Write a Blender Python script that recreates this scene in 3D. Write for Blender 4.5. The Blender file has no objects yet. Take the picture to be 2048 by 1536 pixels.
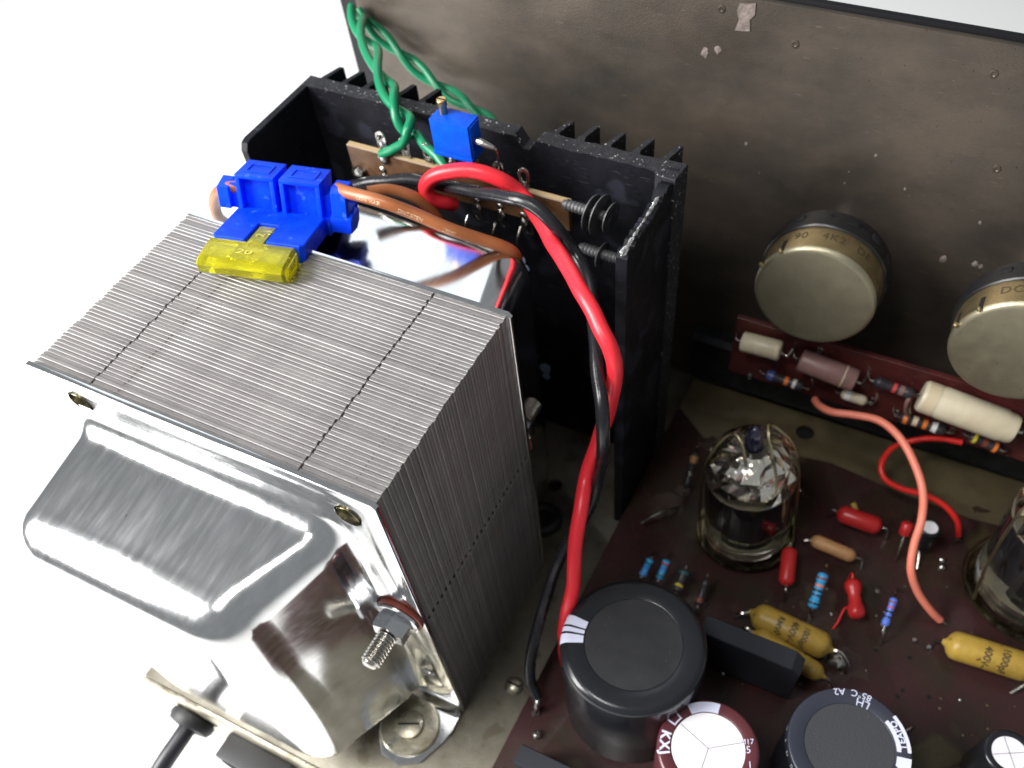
import bpy, bmesh, math, random
import numpy as np
from mathutils import Matrix, Vector, noise
random.seed(7)
PI = math.pi
sc = bpy.context.scene
C = sc.collection
# ------------------------------------------------------------------ camera (units: 1 = 1 cm)
ROT = np.array([[0.8937619289902281, 0.4437674759858628, -0.0652689937474377],
                [0.34044474119595663, -0.7658901887559204, -0.5454444031791315],
                [-0.2920393680305526, 0.4652769562578373, -0.8356017960103712]])
CAM = np.array([3.9015191692711353, -3.0934932383, 12.9034802117])
F, CX, CY = 1689.77328, 1088.06187, 993.783212
cd = bpy.data.cameras.new('camera'); cam = bpy.data.objects.new('camera', cd); C.objects.link(cam)
M = Matrix.Identity(4)
for i in range(3):
    M[i][0] = ROT[0][i]; M[i][1] = -ROT[1][i]; M[i][2] = -ROT[2][i]; M[i][3] = CAM[i]
cam.matrix_world = M
cd.sensor_width = 36; cd.lens = F * 36 / 2048
cd.shift_x = -(CX - 1024) / 2048; cd.shift_y = (CY - 768) / 2048
cd.clip_start = 0.1; cd.clip_end = 500
cd.dof.use_dof = True; cd.dof.focus_distance = 9.3; cd.dof.aperture_fstop = 0.34
sc.camera = cam
# ------------------------------------------------------------------ light
w = bpy.data.worlds.new('World'); sc.world = w; w.use_nodes = True
bgn = w.node_tree.nodes['Background']; bgn.inputs[0].default_value = (0.93, 0.97, 1.0, 1); bgn.inputs[1].default_value = 0.28
def area(name, loc, target, size, power, col=(1, 1, 1), sy=None):
    l = bpy.data.lights.new(name, 'AREA'); l.energy = power; l.color = col; l.size = size
    if sy: l.shape = 'RECTANGLE'; l.size_y = sy
    o = bpy.data.objects.new(name, l); C.objects.link(o); o.location = loc
    o.rotation_euler = (Vector(target) - Vector(loc)).to_track_quat('-Z', 'Y').to_euler(); return o
area('left_softbox_lamp', (-26, -18, 22), (-4, 3, 1), 17, 41000, (1, 0.99, 0.97), sy=27)
area('back_softbox_lamp', (-25, 30, 32), (-5, 5, 2), 27, 2900, (0.88, 0.95, 1))
area('overhead_fill', (-2.5, -6, 25), (2, 3, 1), 5, 2300, (1, 0.98, 0.95))  # added fill light: lifts the dark interior and makes the getter sparkle
sc.view_settings.view_transform = 'Standard'; sc.view_settings.look = 'None'; sc.view_settings.exposure = 0.0; sc.view_settings.gamma = 1
sc.cycles.max_bounces = 10; sc.cycles.glossy_bounces = 6; sc.cycles.transmission_bounces = 10; sc.cycles.caustics_reflective = False

# ------------------------------------------------------------------ pixel -> world (photo pixels, 2048 wide)
def at(u, v, **k):
    d = ROT.T @ np.array([(u - CX) / F, (v - CY) / F, 1.0])
    (ax, val), = k.items(); i = 'xyz'.index(ax)
    return Vector(CAM + d * (val - CAM[i]) / d[i])
# ------------------------------------------------------------------ materials
def mat(name, col, rough=0.5, metal=0.0, col2=None, nscale=3.0, bump=0.0, bscale=40.0, rvar=0.0, spots=None, spec=0.5, coat=0.0, emis=None, trans=0.0, ior=1.45, detail=6, stretch=None, mixpos=(0.35, 0.65), alpha=1.0, aniso=0):
    m = bpy.data.materials.new(name); m.use_nodes = True; nt = m.node_tree; N = nt.nodes; L = nt.links
    b = N['Principled BSDF']
    b.inputs['Base Color'].default_value = (*col, 1); b.inputs['Roughness'].default_value = rough; b.inputs['Metallic'].default_value = metal
    b.inputs['Specular IOR Level'].default_value = spec; b.inputs['Coat Weight'].default_value = coat; b.inputs['Coat Roughness'].default_value = 0.08
    b.inputs['Transmission Weight'].default_value = trans; b.inputs['IOR'].default_value = ior; b.inputs['Alpha'].default_value = alpha
    tc = N.new('ShaderNodeTexCoord'); vec = tc.outputs['Object']
    if stretch:
        mp = N.new('ShaderNodeMapping'); mp.inputs['Scale'].default_value = stretch; L.new(vec, mp.inputs[0]); vec = mp.outputs[0]
    cur = None
    if col2 is not None:
        n = N.new('ShaderNodeTexNoise'); n.inputs['Scale'].default_value = nscale; n.inputs['Detail'].default_value = detail; n.inputs['Roughness'].default_value = 0.65
        L.new(vec, n.inputs['Vector'])
        r = N.new('ShaderNodeMapRange'); r.inputs['From Min'].default_value = mixpos[0]; r.inputs['From Max'].default_value = mixpos[1]; L.new(n.outputs[0], r.inputs[0])
        mx = N.new('ShaderNodeMix'); mx.data_type = 'RGBA'; mx.inputs[6].default_value = (*col, 1); mx.inputs[7].default_value = (*col2, 1)
        L.new(r.outputs[0], mx.inputs[0]); cur = mx.outputs[2]
    for sp in (spots or []):
        scol, sscale, thr = sp[:3]
        n = N.new('ShaderNodeTexNoise'); n.inputs['Scale'].default_value = sscale; n.inputs['Detail'].default_value = 2
        if len(sp) > 3:
            mp2 = N.new('ShaderNodeMapping'); mp2.inputs['Scale'].default_value = sp[3]; L.new(tc.outputs['Object'], mp2.inputs[0]); L.new(mp2.outputs[0], n.inputs['Vector'])
        else: L.new(tc.outputs['Object'], n.inputs['Vector'])
        r = N.new('ShaderNodeMapRange'); r.inputs['From Min'].default_value = thr; r.inputs['From Max'].default_value = thr + 0.05; L.new(n.outputs[0], r.inputs[0])
        mx = N.new('ShaderNodeMix'); mx.data_type = 'RGBA'; mx.inputs[7].default_value = (*scol, 1)
        if cur: L.new(cur, mx.inputs[6])
        else: mx.inputs[6].default_value = (*col, 1)
        L.new(r.outputs[0], mx.inputs[0]); cur = mx.outputs[2]
    if cur: L.new(cur, b.inputs['Base Color'])
    if rvar:
        n = N.new('ShaderNodeTexNoise'); n.inputs['Scale'].default_value = nscale * 1.7; n.inputs['Detail'].default_value = 5; L.new(vec, n.inputs['Vector'])
        r = N.new('ShaderNodeMapRange'); r.inputs['From Min'].default_value = 0.3; r.inputs['From Max'].default_value = 0.7
        r.inputs['To Min'].default_value = max(0.01, rough - rvar); r.inputs['To Max'].default_value = min(1, rough + rvar)
        L.new(n.outputs[0], r.inputs[0]); L.new(r.outputs[0], b.inputs['Roughness'])
    if bump:
        n = N.new('ShaderNodeTexNoise'); n.inputs['Scale'].default_value = bscale; n.inputs['Detail'].default_value = 3; L.new(vec, n.inputs['Vector'])
        bp = N.new('ShaderNodeBump'); bp.inputs['Strength'].default_value = bump; bp.inputs['Distance'].default_value = 0.02
        L.new(n.outputs[0], bp.inputs['Height']); L.new(bp.outputs[0], b.inputs['Normal'])
    return m
K = {}
K['paper'] = mat('white_paper', (0.93, 0.93, 0.92), 0.6)
K['chrome'] = mat('bright_plated_steel', (0.82, 0.82, 0.84), 0.15, 1.0, col2=(0.70, 0.71, 0.70), nscale=0.8, rvar=0.03, bump=0.006, bscale=9, stretch=(9, 0.7, 9), spots=[((0.25, 0.22, 0.2), 9, 0.76)])
K['lam'] = mat('lamination_steel', (0.215, 0.205, 0.203), 0.50, 0.35, col2=(0.17, 0.16, 0.16), nscale=1.2, rvar=0.1, bump=0.25, bscale=60, spots=[((0.05, 0.035, 0.03), 14, 0.70)])
K['lam2'] = mat('lamination_steel_pale', (0.27, 0.26, 0.255), 0.46, 0.4, col2=(0.20, 0.19, 0.19), nscale=1.2, rvar=0.1, bump=0.25, bscale=70, spots=[((0.06, 0.04, 0.035), 18, 0.70)])
K['oldzinc'] = mat('scuffed_grey_hardware', (0.16, 0.16, 0.165), 0.5, 0.6, col2=(0.08, 0.08, 0.085), nscale=6, bump=0.3)
K['burr'] = mat('bright_sheared_edge', (0.50, 0.49, 0.48), 0.38, 0.6, spots=[((0.12, 0.11, 0.11), 5, 0.5, (1, 40, 1))])
K['floor'] = mat('zinc_plated_floor', (0.175, 0.162, 0.128), 0.42, 0.5, col2=(0.10, 0.09, 0.066), nscale=1.2, rvar=0.12, bump=0.12, bscale=25, spots=[((0.10, 0.085, 0.06), 2.4, 0.60), ((0.12, 0.10, 0.07), 22, 0.68)])
K['panel'] = mat('stained_steel_panel', (0.108, 0.086, 0.068), 0.40, 0.55, col2=(0.052, 0.047, 0.041), nscale=0.42, rvar=0.09, bump=0.18, bscale=30, stretch=(1, 1, 1.8), mixpos=(0.38, 0.66),
                 spots=[((0.15, 0.13, 0.115), 3, 0.69, (1, 1, 16)), ((0.035, 0.025, 0.02), 26, 0.69), ((0.04, 0.03, 0.025), 9, 0.74)])
K['blackface'] = mat('black_faceplate', (0.006, 0.006, 0.008), 0.55, 0.0, spec=0.3)
K['brk'] = mat('dark_steel_bracket', (0.045, 0.050, 0.055), 0.42, 0.6, col2=(0.02, 0.022, 0.024), nscale=2, rvar=0.08, bump=0.05)
K['anod'] = mat('black_anodised', (0.0055, 0.006, 0.008), 0.5, 0.0, col2=(0.010, 0.010, 0.014), nscale=3, bump=0.12, bscale=18, rvar=0.07, spots=[((0.05, 0.05, 0.06), 30, 0.76), ((0.03, 0.03, 0.036), 5, 0.66, (1, 1, 9)), ((0.02, 0.021, 0.03), 1.3, 0.58)], spec=0.18)
K['scuff'] = mat('scuffed_black_cut_edge', (0.030, 0.030, 0.034), 0.6, 0.0, spec=0.2, col2=(0.018, 0.018, 0.022), nscale=8, bump=0.5, bscale=30, spots=[((0.35, 0.35, 0.36), 22, 0.66)])
K['alu'] = mat('bare_aluminium', (0.75, 0.74, 0.72), 0.3, 1.0, bump=0.4, bscale=30)
K['pcb'] = mat('maroon_circuit_board', (0.044, 0.0175, 0.0185), 0.28, 0.0, spec=0.35, col2=(0.030, 0.021, 0.015), nscale=0.75, rvar=0.1, bump=0.10, bscale=14, mixpos=(0.42, 0.6),
               spots=[((0.055, 0.043, 0.024), 0.9, 0.62), ((0.10, 0.07, 0.05), 20, 0.72), ((0.5, 0.45, 0.4), 30, 0.79)])
K['pcbbare'] = mat('bare_olive_laminate', (0.105, 0.085, 0.045), 0.35, 0.0, col2=(0.06, 0.045, 0.026), nscale=1.1, bump=0.08, bscale=14, rvar=0.1)
K['strip'] = mat('maroon_strip_board', (0.095, 0.020, 0.018), 0.35, 0.0, col2=(0.050, 0.013, 0.013), nscale=1.6, rvar=0.1, bump=0.12, bscale=12, spots=[((0.2, 0.12, 0.09), 18, 0.7)])
K['red'] = mat('red_wire_insulation', (0.82, 0.030, 0.045), 0.34, 0.0, bump=0.03, bscale=10, col2=(0.76, 0.025, 0.04), nscale=2)
K['redthin'] = mat('thin_red_insulation', (0.62, 0.02, 0.015), 0.35)
K['blackw'] = mat('black_wire_insulation', (0.014, 0.014, 0.017), 0.27, 0.0, bump=0.08, bscale=22, rvar=0.05)
K['brownw'] = mat('brown_wire_insulation', (0.36, 0.125, 0.045), 0.36, 0.0, col2=(0.31, 0.10, 0.035), nscale=2, bump=0.03)
K['green'] = mat('green_wire_insulation', (0.006, 0.19, 0.085), 0.33, 0.0, bump=0.04, bscale=15)
K['salmon'] = mat('salmon_wire_insulation', (0.85, 0.24, 0.16), 0.4, 0.0, bump=0.03)
K['blue'] = mat('blue_moulded_plastic', (0.002, 0.065, 0.92), 0.40, 0.0, spec=0.25, spots=[((0.03, 0.12, 0.85), 6, 0.66), ((0.10, 0.2, 0.75), 30, 0.74)], col2=(0.001, 0.042, 0.78), nscale=4, bump=0.2, bscale=16, rvar=0.06)
K['bluetrim'] = mat('blue_trimmer_plastic', (0.001, 0.085, 0.66), 0.45, 0.0, spec=0.2, col2=(0.001, 0.055, 0.5), nscale=5, bump=0.15, bscale=24)
K['yellow'] = mat('clear_yellow_plastic', (1.0, 0.93, 0.04), 0.09, 0.0, trans=0.78, ior=1.35)
K['yellowlet'] = mat('yellow_raised_lettering', (0.98, 0.92, 0.22), 0.15, 0.0, trans=0.3)
K['tin'] = mat('tinned_metal', (0.62, 0.60, 0.55), 0.25, 1.0, col2=(0.42, 0.40, 0.36), nscale=6, bump=0.2, bscale=30)
K['solder'] = mat('dull_solder', (0.5, 0.49, 0.47), 0.28, 1.0, bump=0.3, bscale=16)
K['brass'] = mat('brass', (0.62, 0.42, 0.18), 0.28, 1.0)
K['pot'] = mat('tarnished_can', (0.33, 0.30, 0.21), 0.45, 0.8, col2=(0.28, 0.255, 0.18), nscale=3, rvar=0.06, bump=0.08, bscale=28, spots=[((0.12, 0.1, 0.06), 22, 0.72)])
K['potside'] = mat('brassy_can_side', (0.46, 0.37, 0.20), 0.33, 0.9, col2=(0.33, 0.26, 0.14), nscale=3, rvar=0.1)
K['bakelite'] = mat('black_bakelite', (0.012, 0.012, 0.013), 0.35)
K['black'] = mat('black_sleeve', (0.012, 0.013, 0.016), 0.22, 0.0, bump=0.03, bscale=10, rvar=0.05, spots=[((0.25, 0.23, 0.2), 26, 0.80)])
K['blackm'] = mat('matt_black_top', (0.017, 0.018, 0.021), 0.40, 0.0, bump=0.12, bscale=70, col2=(0.024, 0.024, 0.026), nscale=2, rvar=0.07, spots=[((0.22, 0.21, 0.19), 24, 0.775)])
K['navy'] = mat('blue_black_sleeve', (0.030, 0.033, 0.048), 0.36, 0.0, bump=0.05, bscale=14)
K['greytop'] = mat('dark_grey_vent_disc', (0.040, 0.041, 0.047), 0.55, 0.0, bump=0.35, bscale=60)
K['maroon'] = mat('maroon_sleeve', (0.085, 0.022, 0.028), 0.25, 0.0)
K['whited'] = mat('white_vent_disc', (0.83, 0.81, 0.86), 0.35, 0.0, bump=0.03, bscale=20)
K['print'] = mat('pale_print', (0.62, 0.64, 0.80), 0.5, 0.0, bump=0.1, bscale=50)
K['printw'] = mat('white_print', (0.80, 0.80, 0.78), 0.5)
K['printk'] = mat('dark_print', (0.02, 0.02, 0.02), 0.5)
K['printd'] = mat('faded_dark_print', (0.07, 0.05, 0.025), 0.5)
K['groove'] = mat('grey_groove', (0.32, 0.31, 0.33), 0.6)
K['ycap'] = mat('yellow_wax_film', (0.44, 0.29, 0.05), 0.4, 0.0, col2=(0.30, 0.19, 0.035), nscale=2.5, bump=0.12, bscale=10, spots=[((0.12, 0.07, 0.02), 9, 0.66)])
K['redcap'] = mat('red_dipped_coating', (0.52, 0.025, 0.025), 0.30, 0.0, col2=(0.40, 0.018, 0.02), nscale=4, bump=0.15, bscale=12, spots=[((0.1, 0.02, 0.02), 14, 0.70)])
K['tan'] = mat('tan_ceramic_body', (0.50, 0.27, 0.12), 0.45, 0.0, col2=(0.36, 0.19, 0.08), nscale=4, bump=0.1)
K['cream'] = mat('cream_white_sleeve', (0.66, 0.60, 0.45), 0.36, 0.0, col2=(0.54, 0.46, 0.32), nscale=1.6, bump=0.12, bscale=16)
K['mauve'] = mat('mauve_grey_sleeve', (0.30, 0.17, 0.16), 0.38, 0.0, col2=(0.22, 0.12, 0.11), nscale=4, bump=0.1)
K['rdark'] = mat('dark_resistor_body', (0.035, 0.03, 0.035), 0.4)
K['rblue'] = mat('light_blue_resistor_body', (0.04, 0.33, 0.66), 0.38, 0.0, bump=0.1)
K['rviolet'] = mat('violet_blue_resistor_body', (0.10, 0.20, 0.70), 0.38, 0.0, bump=0.1)
K['borange'] = mat('orange_band', (0.80, 0.20, 0.03), 0.4); K['bwhite'] = mat('white_band', (0.72, 0.72, 0.70), 0.4)
K['bblack'] = mat('black_band', (0.01, 0.012, 0.02), 0.4); K['bred'] = mat('red_band', (0.6, 0.06, 0.06), 0.4)
K['byellow'] = mat('yellow_band', (0.62, 0.50, 0.04), 0.4); K['bcream'] = mat('cream_band', (0.62, 0.52, 0.36), 0.4); K['bblue'] = mat('blue_band', (0.05, 0.10, 0.32), 0.4)
K['bbrown'] = mat('brown_band', (0.20, 0.05, 0.03), 0.4)
K['tag'] = mat('brown_paxolin', (0.12, 0.062, 0.030), 0.35, 0.0, col2=(0.075, 0.036, 0.018), nscale=5, bump=0.1)
K['tagedge'] = mat('raw_paxolin_edge', (0.42, 0.30, 0.16), 0.6, 0.0, bump=0.3, bscale=50)
K['fibre'] = mat('red_fibre_washer', (0.24, 0.055, 0.035), 0.45, 0.0, bump=0.1)
K['zinc'] = mat('zinc_hardware', (0.66, 0.67, 0.69), 0.2, 1.0, rvar=0.08, bump=0.05, nscale=8)
K['dirtyzinc'] = mat('dirty_zinc_hardware', (0.55, 0.52, 0.42), 0.33, 0.9, col2=(0.26, 0.22, 0.14), nscale=3.5, rvar=0.1, bump=0.12, bscale=20, mixpos=(0.45, 0.7))
K['rubber'] = mat('black_rubber', (0.012, 0.012, 0.014), 0.5, 0.0, bump=0.06)
K['cable'] = mat('black_mains_cable', (0.018, 0.018, 0.024), 0.38)
K['paleblue'] = mat('pale_blue_blotch', (0.42, 0.52, 0.68), 0.45, 0.0, bump=0.6, bscale=10)
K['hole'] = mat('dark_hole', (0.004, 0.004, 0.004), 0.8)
K['glass'] = mat('tube_glass', (1.0, 1.0, 0.985), 0.0, 0.0, trans=1.0, ior=1.46)
K['getter'] = mat('silver_getter_mirror', (0.95, 0.92, 0.84), 0.13, 1.0, bump=0.7, bscale=5, col2=(0.85, 0.80, 0.70), nscale=3)
K['plate'] = mat('carbonised_anode', (0.016, 0.016, 0.02), 0.4, 0.3)
K['mica'] = mat('mica_wafer', (0.55, 0.50, 0.38), 0.2, 0.0, trans=0.3)
K['bulbpip'] = mat('dark_blue_glass_pip', (0.012, 0.013, 0.035), 0.08, 0.0, coat=1)
K['clip'] = mat('tarnished_wire_clip', (0.48, 0.42, 0.26), 0.3, 1.0)
K['base'] = mat('tarnished_tube_base', (0.34, 0.31, 0.20), 0.22, 1.0, col2=(0.2, 0.18, 0.11), nscale=4, rvar=0.1)
K['tape'] = mat('old_tape_residue', (0.22, 0.18, 0.165), 0.55, 0.0, col2=(0.11, 0.09, 0.08), nscale=7, bump=0.6, bscale=22)
K['teal'] = mat('teal_enamel', (0.02, 0.12, 0.13), 0.4)
# ------------------------------------------------------------------ object helpers
W = {}
def thing(name, label, cat, loc=(0, 0, 0), group=None, mtx=None):
    o = bpy.data.objects.new(name, None); C.objects.link(o); o.empty_display_size = 0.3
    W[o] = mtx if mtx is not None else Matrix.Translation(loc); o.matrix_world = W[o]
    o['label'] = label; o['category'] = cat
    if group: o['group'] = group
    return o
def tag(o, label, cat, group=None):
    o['label'] = label; o['category'] = cat
    if group: o['group'] = group
    return o
def part(name, bm, m, parent=None, smooth=True, ang=35, kind=None):
    me = bpy.data.meshes.new(name)
    if isinstance(bm, bmesh.types.BMesh):
        bm.normal_update(); bm.to_mesh(me); bm.free()
    else: me = bm; me.name = name
    if parent is not None: me.transform(W[parent].inverted())
    if not me.materials:
        for mm in (m if isinstance(m, (list, tuple)) else [m]): me.materials.append(mm)
    if smooth and len(me.polygons): 
        me.polygons.foreach_set('use_smooth', [True] * len(me.polygons)); me.set_sharp_from_angle(angle=math.radians(ang))
    o = bpy.data.objects.new(name, me); C.objects.link(o)
    if parent is not None: o.parent = parent; W[o] = W[parent]
    if kind: o['kind'] = kind
    return o
def settle(o, org):   # move a single-mesh thing's origin to org without moving it
    o.data.transform(Matrix.Translation(-Vector(org))); o.location = org; return o
def box(lo, hi, bev=0.0, seg=2, bm=None, mtx=None):
    b2 = bmesh.new(); r = bmesh.ops.create_cube(b2, size=1)
    lo = Vector(lo); hi = Vector(hi)
    for v in b2.verts: v.co = Vector([(lo[i] + hi[i]) / 2 + v.co[i] * (hi[i] - lo[i]) for i in range(3)])
    if bev: bmesh.ops.bevel(b2, geom=b2.edges[:], offset=bev, segments=seg, profile=0.6, affect='EDGES')
    if mtx is not None: b2.transform(mtx)
    return merge(bm, b2)
def merge(bm, b2):
    if bm is None: return b2
    tmp = bpy.data.meshes.new('tmp'); b2.to_mesh(tmp); b2.free(); bm.from_mesh(tmp); bpy.data.meshes.remove(tmp); return bm
def frame(axis, up=(0, 0, 1)):
    z = Vector(axis).normalized(); u = Vector(up)
    if abs(z.dot(u)) > 0.95: u = Vector((1, 0, 0))
    x = u.cross(z).normalized(); y = z.cross(x); m = Matrix.Identity(4)
    for i in range(3): m[i][0] = x[i]; m[i][1] = y[i]; m[i][2] = z[i]
    return m
def lathe(prof, org=(0, 0, 0), axis=(0, 0, 1), n=32, bm=None, cap=True, wob=0):
    """prof: list of (radius, height)"""
    b = bmesh.new(); fm = Matrix.Translation(org) @ frame(axis); rings = []
    for r, h in prof:
        if r < 1e-6: rings.append([b.verts.new(fm @ Vector((0, 0, h)))]); continue
        rings.append([b.verts.new(fm @ Vector((r * math.cos(2 * PI * i / n) * (1 + wob * noise.noise((i * .3, h * 4, 1))), r * math.sin(2 * PI * i / n) * (1 + wob * noise.noise((i * .3, h * 4, 5))), h))) for i in range(n)])
    for a, c in zip(rings, rings[1:]):
        for i in range(n):
            j = (i + 1) % n
            if len(a) == 1 and len(c) == 1: continue
            if len(a) == 1: b.faces.new((a[0], c[j], c[i])[::-1])
            elif len(c) == 1: b.faces.new((a[i], a[j], c[0]))
            else: b.faces.new((a[i], a[j], c[j], c[i]))
    if cap:
        if len(rings[0]) > 1: b.faces.new(rings[0][::-1])
        if len(rings[-1]) > 1: b.faces.new(rings[-1])
    bmesh.ops.recalc_face_normals(b, faces=b.faces[:])
    return merge(bm, b)
def spline(pts, sub=8):
    P = [Vector(p) for p in pts]; out = []
    Q = [P[0] * 2 - P[1]] + P + [P[-1] * 2 - P[-2]]
    for i in range(1, len(Q) - 2):
        a, b, c, d = Q[i - 1:i + 3]
        for k in range(sub):
            t = k / sub
            out.append(0.5 * ((2 * b) + (c - a) * t + (2 * a - 5 * b + 4 * c - d) * t * t + (3 * b - a - 3 * c + d) * t ** 3))
    out.append(P[-1]); return out
def tube(pts, r, n=14, sub=8, bm=None, smooth=True, rf=None, capround=False):
    P = spline(pts, sub) if smooth and len(pts) > 2 else [Vector(p) for p in pts]
    b = bmesh.new(); T = [(P[min(i + 1, len(P) - 1)] - P[max(i - 1, 0)]).normalized() for i in range(len(P))]
    nrm = T[0].orthogonal().normalized(); rings = []
    for i, p in enumerate(P):
        nrm = (nrm - T[i] * nrm.dot(T[i])).normalized(); bi = T[i].cross(nrm)
        rr = r if rf is None else r * rf(i / (len(P) - 1))
        rings.append([b.verts.new(p + rr * (math.cos(2 * PI * k / n) * nrm + math.sin(2 * PI * k / n) * bi)) for k in range(n)])
    for a, c in zip(rings, rings[1:]):
        for k in range(n): b.faces.new((a[k], a[(k + 1) % n], c[(k + 1) % n], c[k]))
    b.faces.new(rings[0][::-1]); b.faces.new(rings[-1])
    return merge(bm, b)
def prism(poly, y0, y1, plane='xz', bev=0.0, bm=None):
    """outline extruded along the third axis, with a small chamfer all round"""
    b = bmesh.new(); n = len(poly); cx = sum(p[0] for p in poly) / n; cy = sum(p[1] for p in poly) / n
    def mk(p, h):
        return {'xz': (p[0], h, p[1]), 'xy': (p[0], p[1], h), 'yz': (h, p[0], p[1])}[plane]
    def inset(p, d):
        q = []
        for i in range(n):
            a = Vector(p[i - 1]); v = Vector(p[i]); c = Vector(p[(i + 1) % n])
            e1 = (v - a).normalized(); e2 = (c - v).normalized(); n1 = Vector((-e1.y, e1.x)); n2 = Vector((-e2.y, e2.x))
            m = (n1 + n2); m = m / max(0.35, m.length_squared) * 2 if m.length > 1e-4 else n1
            q.append(v + m * d)
        return q
    area_ = sum(poly[i - 1][0] * poly[i][1] - poly[i][0] * poly[i - 1][1] for i in range(n))
    if area_ < 0: poly = poly[::-1]
    levels = [(poly, y0), (poly, y1)] if not bev else [(inset(poly, bev), y0), (poly, y0 + bev), (poly, y1 - bev), (inset(poly, bev), y1)]
    rings = [[b.verts.new(mk(p, h)) for p in pl] for pl, h in levels]
    for a, c in zip(rings, rings[1:]):
        for i in range(n): b.faces.new((a[i], a[(i + 1) % n], c[(i + 1) % n], c[i]))
    b.faces.new(rings[0][::-1]); b.faces.new(rings[-1])
    bmesh.ops.recalc_face_normals(b, faces=b.faces[:]); return merge(bm, b)
def circle_pts(cx, cy, r, n=24, a0=0, a1=2 * PI):
    full = abs(a1 - a0 - 2 * PI) < 1e-6
    return [(cx + r * math.cos(a0 + (a1 - a0) * i / (n if full else n - 1)), cy + r * math.sin(a0 + (a1 - a0) * i / (n if full else n - 1))) for i in range(n)]
def plate(loops, t, bev, mtx):
    """2D outline with holes -> bevelled plate (local xy, thickness 2t in z), placed with mtx"""
    cu = bpy.data.curves.new('tmpc', 'CURVE'); cu.dimensions = '2D'; cu.fill_mode = 'BOTH'; cu.extrude = t - bev; cu.bevel_depth = bev; cu.bevel_resolution = 1; cu.offset = -bev
    for lp in loops:
        s = cu.splines.new('POLY'); s.points.add(len(lp) - 1); s.use_cyclic_u = True
        for i, p in enumerate(lp): s.points[i].co = (p[0], p[1], 0, 1)
    o = bpy.data.objects.new('tmpo', cu); C.objects.link(o); dg = bpy.context.evaluated_depsgraph_get(); dg.update()
    me = bpy.data.meshes.new_from_object(o.evaluated_get(dg)); bpy.data.objects.remove(o); bpy.data.curves.remove(cu)
    b = bmesh.new(); b.from_mesh(me); bpy.data.meshes.remove(me); b.transform(mtx); bmesh.ops.remove_doubles(b, verts=b.verts[:], dist=1e-5); return b
def text_bm(s, size, fn, bold=0.0, spacing=1.0):
    cu = bpy.data.curves.new('tmpt', 'FONT'); cu.body = s; cu.size = size; cu.align_x = 'CENTER'; cu.align_y = 'CENTER'; cu.offset = bold; cu.space_character = spacing; cu.resolution_u = 3
    o = bpy.data.objects.new('tmpo', cu); C.objects.link(o); dg = bpy.context.evaluated_depsgraph_get(); dg.update()
    me = bpy.data.meshes.new_from_object(o.evaluated_get(dg)); bpy.data.objects.remove(o); bpy.data.curves.remove(cu)
    b = bmesh.new(); b.from_mesh(me); bpy.data.meshes.remove(me)
    for v in b.verts: v.co = fn(v.co.x, v.co.y)
    return b
def flat_text(s, size, org, xd, yd, bold=0.0):
    org = Vector(org); xd = Vector(xd).normalized(); yd = Vector(yd).normalized()
    return text_bm(s, size, lambda x, y: org + xd * x + yd * y, bold)
def sector(c, z, r0, r1, a0, a1, n=16):
    b = bmesh.new(); A = []; B = []
    for i in range(n + 1):
        a = a0 + (a1 - a0) * i / n; A.append(b.verts.new((c[0] + r0 * math.cos(a), c[1] + r0 * math.sin(a), z))); B.append(b.verts.new((c[0] + r1 * math.cos(a), c[1] + r1 * math.sin(a), z)))
    for i in range(n): b.faces.new((A[i], B[i], B[i + 1], A[i + 1]))
    return b
def screw_thread(org, axis, r, length, pitch=0.045, n=18):
    prof = []; k = int(length / pitch)
    for i in range(k):
        h = i * pitch; prof += [(r * 0.84, h), (r, h + pitch * 0.35), (r, h + pitch * 0.6), (r * 0.84, h + pitch * 0.95)]
    prof += [(r * 0.8, k * pitch + 0.01), (r * 0.6, k * pitch + 0.04), (0, k * pitch + 0.045)]
    return lathe([(0, -0.001)] + prof, org, axis, n)
def hexnut(org, axis, r, h, rot=0.0):
    b = bmesh.new(); fm = Matrix.Translation(org) @ frame(axis) @ Matrix.Rotation(rot, 4, 'Z'); R = []
    for rr, hh in ((r * .93, 0), (r, .03), (r, h - .03), (r * .93, h)):
        R.append([b.verts.new(fm @ Vector((rr * math.cos(PI / 3 * i), rr * math.sin(PI / 3 * i), hh))) for i in range(6)])
    for a, c in zip(R, R[1:]):
        for i in range(6): b.faces.new((a[i], a[(i + 1) % 6], c[(i + 1) % 6], c[i]))
    b.faces.new(R[0][::-1]); b.faces.new(R[-1]); return b
def blob(org, r, sq=(1, 1, 1), amp=0.25, seed=0, sub=2, bm=None):
    b = bmesh.new(); bmesh.ops.create_icosphere(b, subdivisions=sub, radius=1)
    for v in b.verts:
        k = 1 + amp * noise.noise(v.co * 1.7 + Vector((seed, seed * 2, 0))); v.co = Vector(org) + Vector((v.co.x * sq[0], v.co.y * sq[1], v.co.z * sq[2])) * r * k
    return merge(bm, b)
rnd = random.Random(3)

# ================================================================== SETTING
PAPER_Z = -4.0
b = bmesh.new()
for x, y in ((-140, -140), (140, -140), (140, 140), (-140, 140)): b.verts.new((x, y, PAPER_Z))
b.faces.new(b.verts[:]); o = part('table_surface', b, K['paper'], smooth=False); o['kind'] = 'structure'

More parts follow.
